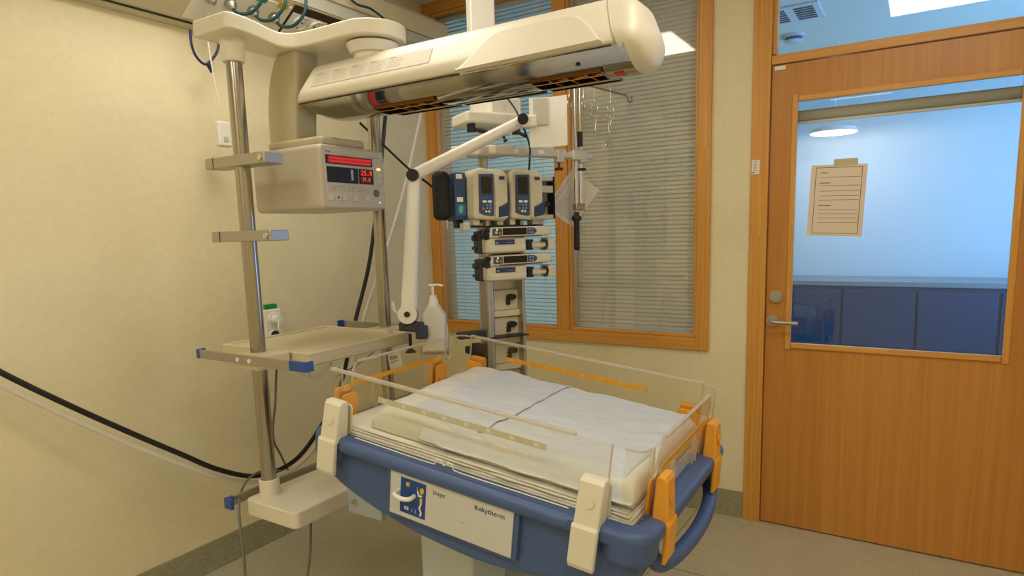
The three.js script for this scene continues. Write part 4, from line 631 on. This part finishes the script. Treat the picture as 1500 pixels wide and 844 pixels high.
// ------------------------------------------------------------------ ceiling pendant with pump tower
const TH = 60 * R, TP = atD(740, 300, 2.62);
const tex = V(Math.cos(TH), 0, -Math.sin(TH)), tez = V(Math.sin(TH), 0, Math.cos(TH));
const tw = (x, y, z) => V(TP.x, y, TP.z).addScaledVector(tex, x).addScaledVector(tez, z);   // tower coordinates -> world
const tpix = (u, v, z = 0) => onPlane(u, v, tez, tez.dot(TP) + z);
const toT = (P) => V(P.clone().sub(TP).dot(tex), P.y, P.clone().sub(TP).dot(tez));
{
  const t = thing('ceiling_pendant', 'ceiling-hung pendant column with bracket, crossbar and equipment rack', 'pendant', [TP.x, 0, TP.z]); t.rotation.y = TH;
  const cz = -0.10;
  const topY = CEIL - 0.002;
  mesh('ceiling_flange', rb(0.2, 0.03, 0.2, 0.008), M.white, t, [-0.035, topY - 0.015, cz]);
  mesh('drop_tube', rb(0.098, topY - 1.87, 0.098, 0.006), M.white, t, [-0.035, (topY + 1.87) / 2, cz], [0, -0.25, 0]);
  const b = mesh('swivel_bracket', merge([rb(0.27, 0.05, 0.16, 0.012), moved(rb(0.14, 0.07, 0.18, 0.01), 0.05, 0.055, -0.03)]), M.plastic, t, [-0.02, 1.85, cz + 0.02]);
  for (const [x, dx, dz] of [[-0.11, 0.12, 0.06], [0.09, 0.0, 0.08]]) { mesh('brake_lever', merge([moved(cyl(0.017, 0.034, 20), 0, -0.03, 0), tubeGeo([[0, -0.035, 0], [dx * 0.5, -0.05, dz * 0.5], [dx, -0.065, dz]], 0.007, 16, 10)]), M.black, b, [x, -0.008, 0.06]); }
  mesh('lower_tube', cyl(0.02, 0.36, 28), M.alu, t, [-0.045, 1.64, cz]);
  // crossbar with name tags
  const bar = mesh('crossbar', rb(0.40, 0.036, 0.03, 0.008), M.alu, t, [0.095, 1.722, 0.0]);
  mesh('bar_bracket', (() => { const s = shapeOf([[-0.17, 0.005], [-0.02, 0.09], [0.06, 0.09], [0.06, -0.09], [-0.02, -0.09]]); const g = ext(s, 0.036, 0.006, 2); g.rotateX(-Math.PI / 2); return g; })(), M.plastic, t, [-0.03, 1.726, -0.06]);
  for (const x of [-0.05, 0.07, 0.17]) mesh('name_tag', rb(0.03, 0.014, 0.002, 0.0006), M.white, bar, [x, 0.002, 0.0155]);
  mesh('bar_extension', rb(0.15, 0.026, 0.022, 0.006), M.alu, t, [0.355, 1.716, 0.0]);
  for (const x of [0.26, 0.375]) { const c = mesh('bar_clamp', rb(0.034, 0.05, 0.04, 0.006), M.alu, t, [x, 1.709, 0.0]); mesh('clamp_knob', merge([moved(cyl(0.004, 0.03, 12), 0, -0.035, 0), moved(cyl(0.018, 0.01, 20), 0, -0.05, 0)]), M.black, c); }
  // equipment rack
  const top = 1.45, bot = 0.52;
  const rack = mesh('rack_back', rb(0.16, top - bot, 0.05, 0.006), M.alu, t, [0.0, (top + bot) / 2, -0.09]);
  mesh('rack_profile', merge([rb(0.03, top - bot, 0.075, 0.012), moved(cyl(0.018, top - bot, 24), 0, 0, 0.03)]), M.steelDull, t, [-0.077, (top + bot) / 2, -0.045]);
  mesh('rack_profile', rb(0.016, top - bot, 0.09, 0.004), M.steelDull, t, [0.076, (top + bot) / 2, -0.045]);
  [1.120, 1.005, 0.892, 0.780, 0.668].forEach((y) => {
    const p = mesh('rack_panel', rb(0.128, 0.084, 0.02, 0.003), M.cream, t, [0.006, y, -0.052]);
    mesh('rack_strip', rb(0.128, 0.026, 0.034, 0.003), M.plasticWarm, p, [0, -0.056, 0.008]);
    const k = mesh('panel_knob', merge([(() => { const g = moved(cyl(0.016, 0.022, 24), 0, 0, 0, Math.PI / 2); g.scale(1.25, 0.75, 1); return g; })(), moved(rb(0.017, 0.024, 0.014, 0.003), -0.014, -0.021, -0.003)]), M.black, p, [0.026, 0.012, 0.02]);
  });
  mesh('cable_band', rb(0.176, 0.005, 0.128, 0.002), M.black, t, [0.0, 0.972, -0.045]);
  mesh('side_holder', merge([rb(0.045, 0.16, 0.05, 0.008), moved(rb(0.03, 0.03, 0.05, 0.006), -0.03, 0.055, 0)]), M.blackSoft, t, [-0.122, 0.865, -0.06]);
  mesh('side_arm', rb(0.12, 0.03, 0.04, 0.006), M.darkGrey, t, [-0.145, 0.985, -0.06]);
}
// infusion pumps
function volPump(label, x, tag) {
  const g = thing('volumetric_pump', label, 'infusion pump', tw(x, 1.44, -0.02), 'volumetric pumps'); g.rotation.y = TH;
  const w = 0.150, h = 0.212, d = 0.12;
  const body = mesh('body', (() => { const s = new THREE.Shape(); s.moveTo(-w / 2 + 0.012, 0.014); s.lineTo(w / 2 - 0.016, 0.006); s.quadraticCurveTo(w / 2 - 0.004, 0.008, w / 2 - 0.003, 0.03); s.lineTo(w / 2, h - 0.03); s.quadraticCurveTo(w / 2 - 0.004, h - 0.008, w / 2 - 0.025, h - 0.005); s.lineTo(-w / 2 + 0.03, h); s.quadraticCurveTo(-w / 2 + 0.006, h - 0.002, -w / 2 + 0.003, h - 0.03); s.lineTo(-w / 2, 0.035); s.quadraticCurveTo(-w / 2, 0.016, -w / 2 + 0.012, 0.014); const e = ext(s, d, 0.012, 4); return e; })(), M.cream, g);
  mesh('door', (() => { const e = ext(rrect(0.016, 0.016, w / 2 - 0.004, h - 0.02, 0.008), 0.012, 0.004, 3); e.translate(0, 0, d / 2 + 0.002); return e; })(), M.cream, body);
  mesh('door_latch', (() => { const e = ext(shapeOf([[0.028, 0.02], [w / 2 - 0.001, 0.028], [w / 2 + 0.004, 0.085], [0.05, 0.07], [0.03, 0.062]]), 0.016, 0.004, 2); e.translate(0, 0, d / 2 + 0.004); return e; })(), M.navy, body);
  mesh('grip_side', rb(0.012, 0.09, 0.03, 0.004), M.navy, body, [w / 2 - 0.002, 0.075, d / 2 - 0.012]);
  const fp = mesh('face_panel', (() => { const e = ext(shapeOf([[-0.053, 0.04], [-0.03, 0.03], [0.006, 0.026], [0.011, 0.03], [0.012, h - 0.022], [-0.05, h - 0.024]]), 0.008, 0.002, 2); e.translate(0, 0, d / 2 + 0.001); return e; })(), M.navyPad, body);
  const z = d / 2 + 0.0056;
  mesh('screen', rb(0.044, 0.066, 0.002, 0.001), S(0x211f1d, 0.2), fp, [-0.0195, h - 0.066, z]);
  for (const i of [-1, 0, 1]) mesh('soft_key', rb(0.011, 0.006, 0.003, 0.0015), S(0x3f6db5, 0.4), fp, [-0.0195 + i * 0.0145, 0.097, z]);
  for (const i of [-1, 1]) { const o = moved(cyl(0.007, 0.003, 24), 0, 0, 0, Math.PI / 2); o.scale(1.35, 0.75, 1); mesh('rate_key', o, M.white, fp, [-0.0195 + i * 0.0115, 0.083, z]); }
  const key = (x, y, m, r = 0.0042) => mesh('key', moved(cyl(r, 0.003, 20), 0, 0, 0, Math.PI / 2), m, fp, [x, y, z]);
  key(-0.037, 0.069, S(0x23844a, 0.4)); key(-0.037, 0.055, S(0xe0521c, 0.4), 0.0056); for (const [a, b] of [[-0.02, 0.069], [-0.006, 0.069], [-0.02, 0.057], [-0.006, 0.057]]) key(a, b, S(0x86a0c8, 0.4)); key(-0.012, 0.044, S(0xcfc9ba, 0.4), 0.0055);
  mesh('status_lamp', moved(cyl(0.0026, 0.003, 14), 0, 0, 0, Math.PI / 2), glow(new THREE.Color(0.25, 1, 0.15), 1.6), fp, [-0.025, 0.044, z]);
  mesh('asset_tag', rb(0.024, 0.013, 0.002, 0.0006), tag, body, [0.046, h - 0.038, d / 2 + 0.009]);
  mesh('carry_recess', (() => { const o = new THREE.SphereGeometry(0.013, 20, 12); o.scale(1.5, 0.5, 0.6); return o; })(), M.plasticGrey, body, [-0.035, h - 0.004, d / 2 - 0.016]);
  for (const x of [-0.055, 0.05]) mesh('foot', rb(0.026, 0.026, 0.05, 0.004), M.cream, g, [x, 0.003, d / 2 - 0.045]);
  return g;
}
volPump('cream infusion pump with navy keypad standing next to the black pouch', -0.083, M.navy);
volPump('cream infusion pump with navy keypad standing next to the grey slide rack', 0.078, M.darkGrey);
function syrPump(label, y) {
  const g = thing('syringe_pump', label, 'syringe pump', tw(0.02, y, -0.01), 'syringe pumps'); g.rotation.y = TH;
  const lower = mesh('body', (() => { const e = ext(rrect(-0.13, 0.0, 0.052, 0.064, 0.012), 0.11, 0.012, 4); return e; })(), M.cream, g);
  mesh('head', (() => { const s = new THREE.Shape(); s.moveTo(-0.118, 0.06); s.lineTo(0.15, 0.066); s.quadraticCurveTo(0.172, 0.07, 0.17, 0.088); s.quadraticCurveTo(0.165, 0.104, 0.14, 0.106); s.lineTo(-0.10, 0.104); s.quadraticCurveTo(-0.122, 0.1, -0.118, 0.06); return ext(s, 0.115, 0.009, 3); })(), M.cream, g, [0, 0, 0.004]);
  const z = 0.063, z2 = 0.057;
  mesh('left_keypad', rb(0.042, 0.028, 0.003, 0.003), M.navyPad, lower, [-0.086, 0.085, z]);
  mesh('screen', rb(0.108, 0.027, 0.003, 0.002), S(0x0d0c0c, 0.15), lower, [-0.007, 0.0865, z]);
  mesh('right_keypad', (() => { const s = new THREE.Shape(); s.moveTo(0.05, 0.073); s.lineTo(0.08, 0.074); s.quadraticCurveTo(0.094, 0.08, 0.094, 0.0875); s.quadraticCurveTo(0.09, 0.098, 0.075, 0.1); s.lineTo(0.05, 0.1); s.closePath(); return ext(s, 0.003, 0.001, 1); })(), M.navyPad, lower, [0, 0, z]);
  const key = (x, y2, m, r = 0.0045) => mesh('key', moved(cyl(r, 0.003, 18), 0, 0, 0, Math.PI / 2), m, lower, [x, y2, z + 0.002]);
  key(-0.092, 0.083, S(0xcfc9ba, 0.4), 0.0055); key(-0.075, 0.08, S(0xe0521c, 0.4), 0.006); for (const [a, b] of [[0.06, 0.093], [0.072, 0.093], [0.06, 0.081], [0.072, 0.081]]) key(a, b, S(0x93a6c4, 0.4), 0.0038);
  mesh('status_lamp', moved(cyl(0.0026, 0.003, 14), 0, 0, 0, Math.PI / 2), glow(new THREE.Color(0.5, 1, 0.12), 1.6), lower, [-0.088, 0.094, z + 0.002]);
  mesh('head_groove', rb(0.2, 0.004, 0.004, 0.001), M.darkGrey, lower, [0.02, 0.0655, 0.0605]);
  const lt = canvasTex(256, 64, (c) => { c.fillStyle = '#2a3a58'; c.fillRect(0, 0, 256, 64); c.fillStyle = '#cfd6e2'; c.font = 'bold 30px sans-serif'; c.fillText('CE', 12, 52); c.fillStyle = '#7d8cab'; c.fillRect(170, 36, 70, 8); c.beginPath(); c.arc(158, 40, 7, 0, 7); c.fill(); });
  mesh('label_plate', bx(0.088, 0.020, 0.002), new THREE.MeshStandardMaterial({ map: lt, roughness: 0.45 }), lower, [-0.05, 0.045, z2 - 0.001]);
  mesh('barrel_lip', rb(0.165, 0.026, 0.018, 0.007), M.cream, lower, [-0.04, 0.017, 0.056]);
  mesh('syringe_clamp', merge([rb(0.022, 0.036, 0.03, 0.006), moved(rb(0.03, 0.01, 0.03, 0.004), 0, 0.017, 0.002), moved(rb(0.028, 0.01, 0.03, 0.004), 0, -0.016, 0.002)]), M.black, lower, [0.064, 0.03, 0.045]);
  mesh('plunger_rod', moved(cyl(0.0115, 0.075, 24), 0, 0, 0, 0, 0, Math.PI / 2), M.plasticWarm, lower, [0.108, 0.026, 0.04]);
  mesh('plunger_grip', tubeGeo([[0.128, 0.048, 0.05], [0.142, 0.044, 0.056], [0.147, 0.03, 0.056], [0.14, 0.016, 0.056], [0.13, 0.01, 0.05]], 0.005, 24, 10), M.black, lower);
  mesh('plunger_head', (() => { const e = ext(shapeOf([[0.15, 0.006], [0.19, 0.006], [0.194, 0.018], [0.186, 0.022], [0.184, 0.048], [0.176, 0.056], [0.156, 0.054], [0.15, 0.04]]), 0.07, 0.005, 2); e.translate(0, 0, 0.02); return e; })(), M.cream, lower);
  mesh('pole_knob', merge([moved(new THREE.TorusGeometry(0.017, 0.007, 12, 28), 0, 0, 0), moved(cyl(0.01, 0.02, 20), 0, 0, -0.005, Math.PI / 2)]), M.black, lower, [-0.128, 0.078, 0.05]);
  mesh('rear_clamp', merge([rb(0.04, 0.09, 0.06, 0.008), moved(cyl(0.011, 0.02, 16), -0.026, 0.018, 0, 0, 0, Math.PI / 2), moved(rb(0.03, 0.012, 0.03, 0.003), -0.02, -0.022, 0)]), M.darkGrey, lower, [-0.122, 0.045, -0.02]);
  return g;
}
syrPump('cream syringe pump mounted right below the two keypad pumps', 1.318);
syrPump('lower cream syringe pump at the top of the rack column', 1.206);
// black pouch, blue module, slide rack beside the pumps
{
  const p = thing('black_pouch', 'slim black padded case hanging beside the blue module', 'case', tw(-0.252, 1.45, -0.06)); p.rotation.y = TH;
  mesh('case', rb(0.062, 0.19, 0.07, 0.024, 5), M.blackSoft, p, [0, 0.1, 0]);
  mesh('zip', tubeGeo([[-0.0, 0.02, 0.034], [0.028, 0.04, 0.03], [0.031, 0.1, 0.03], [0.028, 0.165, 0.03], [0, 0.185, 0.034]], 0.002, 30, 6), M.black, p);
  mesh('zip_pull', rb(0.006, 0.035, 0.003, 0.001), M.plasticGrey, p, [0.008, -0.012, 0.03]);
  const b = thing('blue_module', 'narrow dark blue pump module with stickers between pouch and pump', 'pump module', tw(-0.186, 1.452, -0.075)); b.rotation.y = TH;
  const st = canvasTex(128, 128, (c) => { c.fillStyle = '#1f6fae'; c.fillRect(0, 0, 128, 128); c.fillStyle = '#8ec63f'; c.beginPath(); c.ellipse(56, 64, 24, 44, 0, 0, 7); c.fill(); c.fillStyle = '#3aa7c8'; c.beginPath(); c.ellipse(84, 52, 16, 26, 0.5, 0, 7); c.fill(); });
  const bb = mesh('body', rb(0.05, 0.188, 0.11, 0.008), S(0x2f4a70, 0.45), b, [0, 0.094, 0]);
  mesh('colour_sticker', bx(0.038, 0.044, 0.001), new THREE.MeshStandardMaterial({ map: st, roughness: 0.5 }), bb, [0.001, -0.05, 0.0556]);
  for (const y of [0.078, -0.012]) mesh('label', bx(0.026, 0.018, 0.001), M.white, bb, [-0.004, y, 0.0556]);
  mesh('foot', rb(0.03, 0.03, 0.04, 0.005), M.black, b, [0, -0.014, 0.02]);
  const s = thing('slide_rack', 'grey metal slide rack with black knob beside the second keypad pump', 'rack', tw(0.198, 1.44, -0.05)); s.rotation.y = TH;
  mesh('side_plate', rb(0.008, 0.175, 0.11, 0.003), M.blackSoft, s, [0.034, 0.1, 0]);
  for (const [y, h] of [[0.178, 0.018], [0.135, 0.03], [0.02, 0.02]]) mesh('cross_plate', rb(0.075, h, 0.1, 0.004), M.plasticGrey, s, [0, y, 0]);
  mesh('back_plate', rb(0.075, 0.16, 0.006, 0.002), M.plasticGrey, s, [0, 0.1, -0.0]);
  mesh('rack_knob', merge([(() => { const o = moved(cyl(0.018, 0.02, 24), 0, 0, 0, Math.PI / 2); o.scale(1.2, 0.7, 1); return o; })(), moved(rb(0.016, 0.022, 0.014, 0.003), -0.012, -0.022, -0.003)]), M.black, s, [0.002, 0.075, 0.03]);
  mesh('rack_mount', rb(0.05, 0.03, 0.04, 0.006), M.alu, s, [-0.01, 0.004, -0.02]);
  const tr = thing('pump_shelf', 'dark narrow shelf plate carrying the two keypad pumps', 'shelf', tw(-0.005, 1.4263, -0.03)); tr.rotation.y = TH;
  mesh('plate', rb(0.33, 0.006, 0.12, 0.002), M.blackSoft, tr); mesh('side_tab', rb(0.03, 0.03, 0.04, 0.004), M.plasticGrey, tr, [-0.18, -0.0, 0.04]);
}
// ------------------------------------------------------------------ infusion stand with hooks
{
  const base = tpix(846, 232), bt = toT(base);
  const g = thing('infusion_stand', 'chrome double-rod infusion holder with hooks clamped to the crossbar', 'infusion stand', [base.x, 0, base.z]); g.rotation.y = TH;
  mesh('rod', cyl(0.0085, 0.62, 16), M.chrome, g, [-0.013, 1.71, 0.004]);
  mesh('rod', cyl(0.0085, 0.52, 16), M.chrome, g, [0.015, 1.755, 0.0]);
  mesh('clamp_block', rb(0.07, 0.044, 0.04, 0.008), M.alu, g, [0.0, 1.716, 0.002]);
  mesh('rod_coupler', rb(0.05, 0.03, 0.03, 0.006), M.steel, g, [0.002, 1.50, 0.002]);
  mesh('black_sleeve', cyl(0.0115, 0.062, 20), M.black, g, [0.014, 1.785, 0.0]);
  const gr = mesh('grip', new THREE.LatheGeometry([[0, 0], [0.012, 0.002], [0.013, 0.02], [0.012, 0.125], [0.021, 0.13], [0.021, 0.145], [0.012, 0.15], [0.009, 0.165], [0, 0.165]].map((a) => new THREE.Vector2(...a)), 24), M.black, g, [-0.012, 1.315, 0.004]);
  // hook bars at the top: one to each side
  const yT = 2.005; const hookGeo = () => tubeGeo([[0, 0.075, 0], [0, 0.03, 0], [-0.004, 0.012, 0], [-0.014, -0.004, 0], [-0.014, -0.02, 0], [0, -0.03, 0], [0.013, -0.022, 0], [0.016, -0.002, 0]], 0.0022, 40, 8);
  mesh('hook_bar', tubeGeo([[-0.06, yT + 0.01, 0], [0.0, yT + 0.012, 0], [0.1, yT - 0.002, 0], [0.24, yT - 0.02, 0], [0.262, yT - 0.024, 0], [0.272, yT - 0.045, 0], [0.284, yT - 0.05, 0], [0.294, yT - 0.038, 0], [0.288, yT - 0.026, 0]], 0.0042, 60, 10), M.steel, g);
  for (const x of [0.092, 0.175]) mesh('hook', hookGeo(), M.chrome, g, [x, yT - 0.075, 0]);
  for (const x of [-0.05, 0.02]) mesh('hook', hookGeo(), M.chrome, g, [x, yT - 0.07, 0.02], [0, 0.5, 0]);
  mesh('top_cap', rb(0.05, 0.024, 0.03, 0.006), M.steel, g, [0.0, yT + 0.012, 0]);
  // scissors hung on the two hooks
  const sc = (x, name, label, open, n) => {
    const P = V(base.x, 0, base.z).addScaledVector(tex, x);
    const s = thing('surgical_scissors', label, 'scissors', [P.x, yT - 0.105, P.z], 'scissors on the hooks'); s.rotation.y = TH;
    const blade = (sg) => { const o = merge([moved(new THREE.TorusGeometry(0.011, 0.0018, 8, 24), sg * 0.006, -0.012, 0), tubeGeo([[sg * 0.006, -0.024, 0], [sg * 0.003, -0.05, 0], [0, -0.085, 0], [-sg * open * 0.5, -0.115, 0], [-sg * open, -0.145, 0]], 0.002, 20, 6)]); return o; };
    mesh('blade', blade(1), M.chrome, s, [0, 0, 0.002]); mesh('blade', blade(-1), M.chrome, s, [0, 0, -0.002]);
    mesh('pivot', moved(cyl(0.003, 0.008, 12), 0, -0.085, 0, Math.PI / 2), M.steel, s);
    return s;
  };
  sc(0.092, 'a', 'closed surgical scissors hanging on the hook beside the chrome rods', 0.002);
  const s2 = sc(0.175, 'b', 'opened surgical scissors hanging on the outer hook', 0.03); s2.rotation.z = -0.12;
  const P2 = V(base.x, yT - 0.235, base.z).addScaledVector(tex, 0.148);
  const s3 = thing('surgical_clip', 'small ring-handled clip dangling below the opened scissors', 'clip', P2); s3.rotation.y = TH; s3.rotation.z = -0.1;
  mesh('arm', tubeGeo([[0.02, 0.03, 0], [0.0, 0, 0], [-0.004, -0.01, 0]], 0.0018, 12, 6), M.chrome, s3); mesh('arm', tubeGeo([[-0.006, 0.012, 0], [0.008, 0, 0], [0.016, -0.012, 0]], 0.0018, 12, 6), M.chrome, s3);
  mesh('ring', moved(new THREE.TorusGeometry(0.011, 0.0018, 8, 24), -0.003, -0.024, 0), M.chrome, s3);
}
// sheet of paper hung at the stand
{
  const c = tpix(838, 291, -0.055);
  const pt = canvasTex(512, 360, (x) => { x.fillStyle = '#e8dedb'; x.fillRect(0, 0, 512, 360); x.fillStyle = '#cf8f95'; x.fillRect(26, 30, 380, 5); x.fillRect(26, 52, 300, 4); x.fillStyle = '#8f8a90'; let s0 = 9; const rr = () => { s0 = (s0 * 16807) % 2147483647; return s0 / 2147483647; }; for (let r = 0; r < 17; r++) { let q = 40; const e = 180 + rr() * 220; while (q < e) { const w = 8 + rr() * 26; x.fillRect(q, 84 + r * 15, w, 4); q += w + 6; } } });
  const w = 0.2, h = 0.15, pg = new THREE.BoxGeometry(w, h, 0.0008, 16, 8, 1); const pp = pg.attributes.position; for (let i = 0; i < pp.count; i++) pp.setZ(i, pp.getZ(i) + 0.9 * (pp.getX(i) * pp.getX(i))); pg.computeVertexNormals();
  const m = single('paper_sheet', pg, new THREE.MeshStandardMaterial({ map: pt, roughness: 0.8, side: THREE.DoubleSide }), 'printed white paper sheet hanging askew behind the chrome rods', 'paper', c); m.rotation.order = 'YXZ'; m.rotation.set(0, TH - 0.45, 0.92);
}
// green lead from the bracket to the arm
single('green_lead', tubeGeo([atD(744, 145, 2.56), atD(752, 156, 2.55), atD(762, 175, 2.42), atD(770, 195, 2.45), atD(776, 215, 2.56), atD(776, 232, 2.66), atD(775, 250, 2.74), atD(774, 275, 2.76)], 0.004, 60, 8), M.green, 'thin green lead hanging past the elbow of the white arm', 'lead');
// ------------------------------------------------------------------ jointed support arm on the tray rail
{
  const P = [atD(599, 461, 2.47), atD(607, 257, 2.47), atD(767, 176, 2.40)];
  const g = thing('support_arm', 'white jointed support arm with black pivots clamped to the tray rail', 'support arm', P[0].clone().setY(1.0));
  const O = g.position;
  const face = fw.clone().setY(0).normalize();
  function bar(name, A, B, r0, r1, t, mat) {   // flat tapering link from A to B, broad side to the room
    const d = B.clone().sub(A), L = d.length(), x = d.clone().normalize(), z = face.clone().negate().addScaledVector(x, face.dot(x)).normalize(), y = new THREE.Vector3().crossVectors(z, x);
    const s = new THREE.Shape(); s.absarc(0, 0, r0, Math.PI / 2, Math.PI * 1.5, false); s.lineTo(L, -r1); s.absarc(L, 0, r1, -Math.PI / 2, Math.PI / 2, false); s.lineTo(0, r0);
    const m = mesh(name, ext(s, t, t * 0.35, 4, 20), mat, g); m.position.copy(A).sub(O); m.quaternion.setFromRotationMatrix(new THREE.Matrix4().makeBasis(x, y, z)); return m;
  }
  const lower = bar('lower_link', P[0], P[1], 0.031, 0.024, 0.05, M.white), upper = bar('upper_link', P[1], P[2], 0.024, 0.02, 0.044, M.white);
  const disc = (r, t) => moved(cyl(r, t, 32), 0, 0, 0, Math.PI / 2);
  mesh('pivot_cover', disc(0.036, 0.04), M.white, lower, [0, 0, 0.025]); mesh('pivot_ring', disc(0.037, 0.016), M.black, lower, [0, 0, 0.012]); mesh('pivot_knob', disc(0.011, 0.006), M.black, lower, [0, 0, 0.047]);
  mesh('pivot_cap', disc(0.023, 0.02), M.black, upper, [0, 0, 0.026]); mesh('pivot_cap', disc(0.02, 0.02), M.black, upper, [P[2].distanceTo(P[1]), 0, 0.024]);
  mesh('lock_screw', merge([disc(0.005, 0.02), moved(cyl(0.008, 0.008, 16), 0, -0.012, 0)]), M.black, upper, [P[2].distanceTo(P[1]) * 0.8, -0.026, 0.005]);
  // clamp on the rail
  mesh('rail_clamp', merge([rb(0.09, 0.035, 0.05, 0.006), moved(cyl(0.02, 0.03, 24), 0, 0.028, 0), moved(rb(0.03, 0.05, 0.045, 0.005), 0.05, -0.02, 0)]), M.darkGrey, g, [P[0].x - O.x + 0.01, 0.055, P[0].z - O.z]);
  mesh('clamp_screw', merge([moved(cyl(0.006, 0.06, 14), 0, 0, 0), moved(cyl(0.022, 0.012, 20, 0.01), 0, -0.036, 0)]), M.black, g, [P[0].x - O.x, -0.005, P[0].z - O.z]);
  mesh('tension_lever', tubeGeo([P[0].clone().sub(O).add(V(-0.01, 0, 0)), P[0].clone().sub(O).addScaledVector(camR, -0.05).add(V(0, 0.012, 0)), P[0].clone().sub(O).addScaledVector(camR, -0.058).add(V(0, 0.05, 0))], 0.006, 24, 10), M.white, g);
  // bent head plate at the tip
  const q = (u, v, d) => atD(u, v, d).sub(O);
  const head = thing; const pc = atD(806, 178, 2.36).sub(O);
  const hp = mesh('head_plate', (() => { const prof = [[-0.078, 0.012], [0.0, 0.012], [0.03, 0.004], [0.062, -0.012], [0.063, -0.008], [0.031, 0.009], [0.0, 0.017], [-0.078, 0.017]]; const e = ext(shapeOf(prof), 0.178, 0.001, 1); e.rotateX(-Math.PI / 2); return e; })(), M.white, g, pc, [0, CAM.yaw * -R - 0.12, 0]); hp.rotation.set(0, 0.42, 0);
  mesh('inset_pad', rb(0.052, 0.095, 0.003, 0.001), M.plasticGrey, hp, [-0.035, 0.038, -0.009]);
  const tip = atD(775, 178, 2.385).sub(O); mesh('head_joint', rb(0.06, 0.045, 0.03, 0.008), M.white, g, tip, [0, 0.5, 0]);
}
// hand-disinfectant bottle in its wire holder on the tray rail
{
  const b = atD(638, 516, 2.52), g = thing('pump_bottle', 'white translucent disinfectant bottle with pump head', 'bottle', [b.x, b.y, b.z]); g.rotation.y = 0.55;
  const body = mesh('body', (() => { const s = new THREE.Shape(); s.moveTo(-0.04, 0.004); s.lineTo(0.04, 0.004); s.quadraticCurveTo(0.046, 0.006, 0.046, 0.014); s.lineTo(0.046, 0.14); s.quadraticCurveTo(0.045, 0.148, 0.04, 0.154); s.lineTo(0.018, 0.19); s.lineTo(-0.018, 0.19); s.lineTo(-0.04, 0.154); s.quadraticCurveTo(-0.045, 0.148, -0.046, 0.14); s.lineTo(-0.046, 0.014); s.quadraticCurveTo(-0.046, 0.006, -0.04, 0.004); return ext(s, 0.072, 0.014, 4); })(), M.bottle, g);
  mesh('neck_collar', merge([moved(cyl(0.019, 0.02, 28), 0, 0.198, 0), moved(cyl(0.014, 0.018, 28), 0, 0.214, 0)]), M.white, g);
  mesh('pump_stem', moved(cyl(0.0055, 0.04, 16), 0, 0.24, 0), M.white, g);
  mesh('pump_nozzle', merge([moved(rb(0.03, 0.009, 0.016, 0.004), 0.0, 0.262, 0), tubeGeo([[-0.012, 0.262, 0], [0.02, 0.263, 0], [0.04, 0.259, 0]], 0.0045, 20, 10)]), M.white, g);
  const lt = canvasTex(64, 256, (c) => { c.fillStyle = '#e9e4da'; c.fillRect(0, 0, 64, 256); c.strokeStyle = '#b8363a'; c.lineWidth = 4; for (const y of [176, 226]) { c.beginPath(); c.arc(32, y, 18, 0, 7); c.stroke(); c.beginPath(); c.moveTo(20, y + 12); c.lineTo(44, y - 12); c.stroke(); } c.fillStyle = '#8d8a85'; for (let i = 0; i < 9; i++) c.fillRect(14, 18 + i * 14, 30 - (i % 3) * 6, 4); });
  mesh('warning_label', new THREE.PlaneGeometry(0.02, 0.09), new THREE.MeshStandardMaterial({ map: lt, roughness: 0.6 }), g, [-0.028, 0.08, 0.0372]);
  const h = thing('bottle_holder', 'clear bracket holding the disinfectant bottle at the tray end', 'holder', [b.x, b.y - 0.002, b.z]); h.rotation.y = 0.55;
  for (const x of [-0.051, 0.051]) mesh('side_wire', tubeGeo([[x, 0.12, 0.02], [x, 0.02, 0.03], [x, -0.004, 0.02], [x, -0.004, -0.03]], 0.0025, 24, 8), M.chrome, h);
  mesh('bottom_loop', tubeGeo([[-0.03, 0.0, 0.042], [-0.028, -0.03, 0.042], [0.0, -0.042, 0.042], [0.028, -0.03, 0.042], [0.03, 0.0, 0.042]], 0.002, 30, 8), M.acrylicEdge, h);
  mesh('base_plate', rb(0.1, 0.003, 0.08, 0.001), M.acrylicEdge, h, [0, -0.002, 0]);
  mesh('back_plate', rb(0.1, 0.09, 0.004, 0.001), M.acrylicEdge, h, [0, 0.04, -0.042]);
}
// barcode tag tied to the far pole
{
  const p = atD(579, 529, 2.52), t = canvasTex(128, 160, (c) => { c.fillStyle = '#e9e5da'; c.fillRect(0, 0, 128, 160); c.fillStyle = '#4b4844'; for (let i = 0; i < 22; i++) c.fillRect(14 + i * 3.6, 22, i % 3 ? 1.6 : 2.6, 38); c.fillRect(14, 76, 86, 5); c.fillRect(14, 88, 60, 5); });
  const m = single('barcode_tag', new THREE.BoxGeometry(0.05, 0.062, 0.001), new THREE.MeshStandardMaterial({ map: t, roughness: 0.6 }), 'white barcode tag tied to the far steel pole', 'tag', p, [0, 0.75, 0.12]);
}
renderer.render(scene, camera);
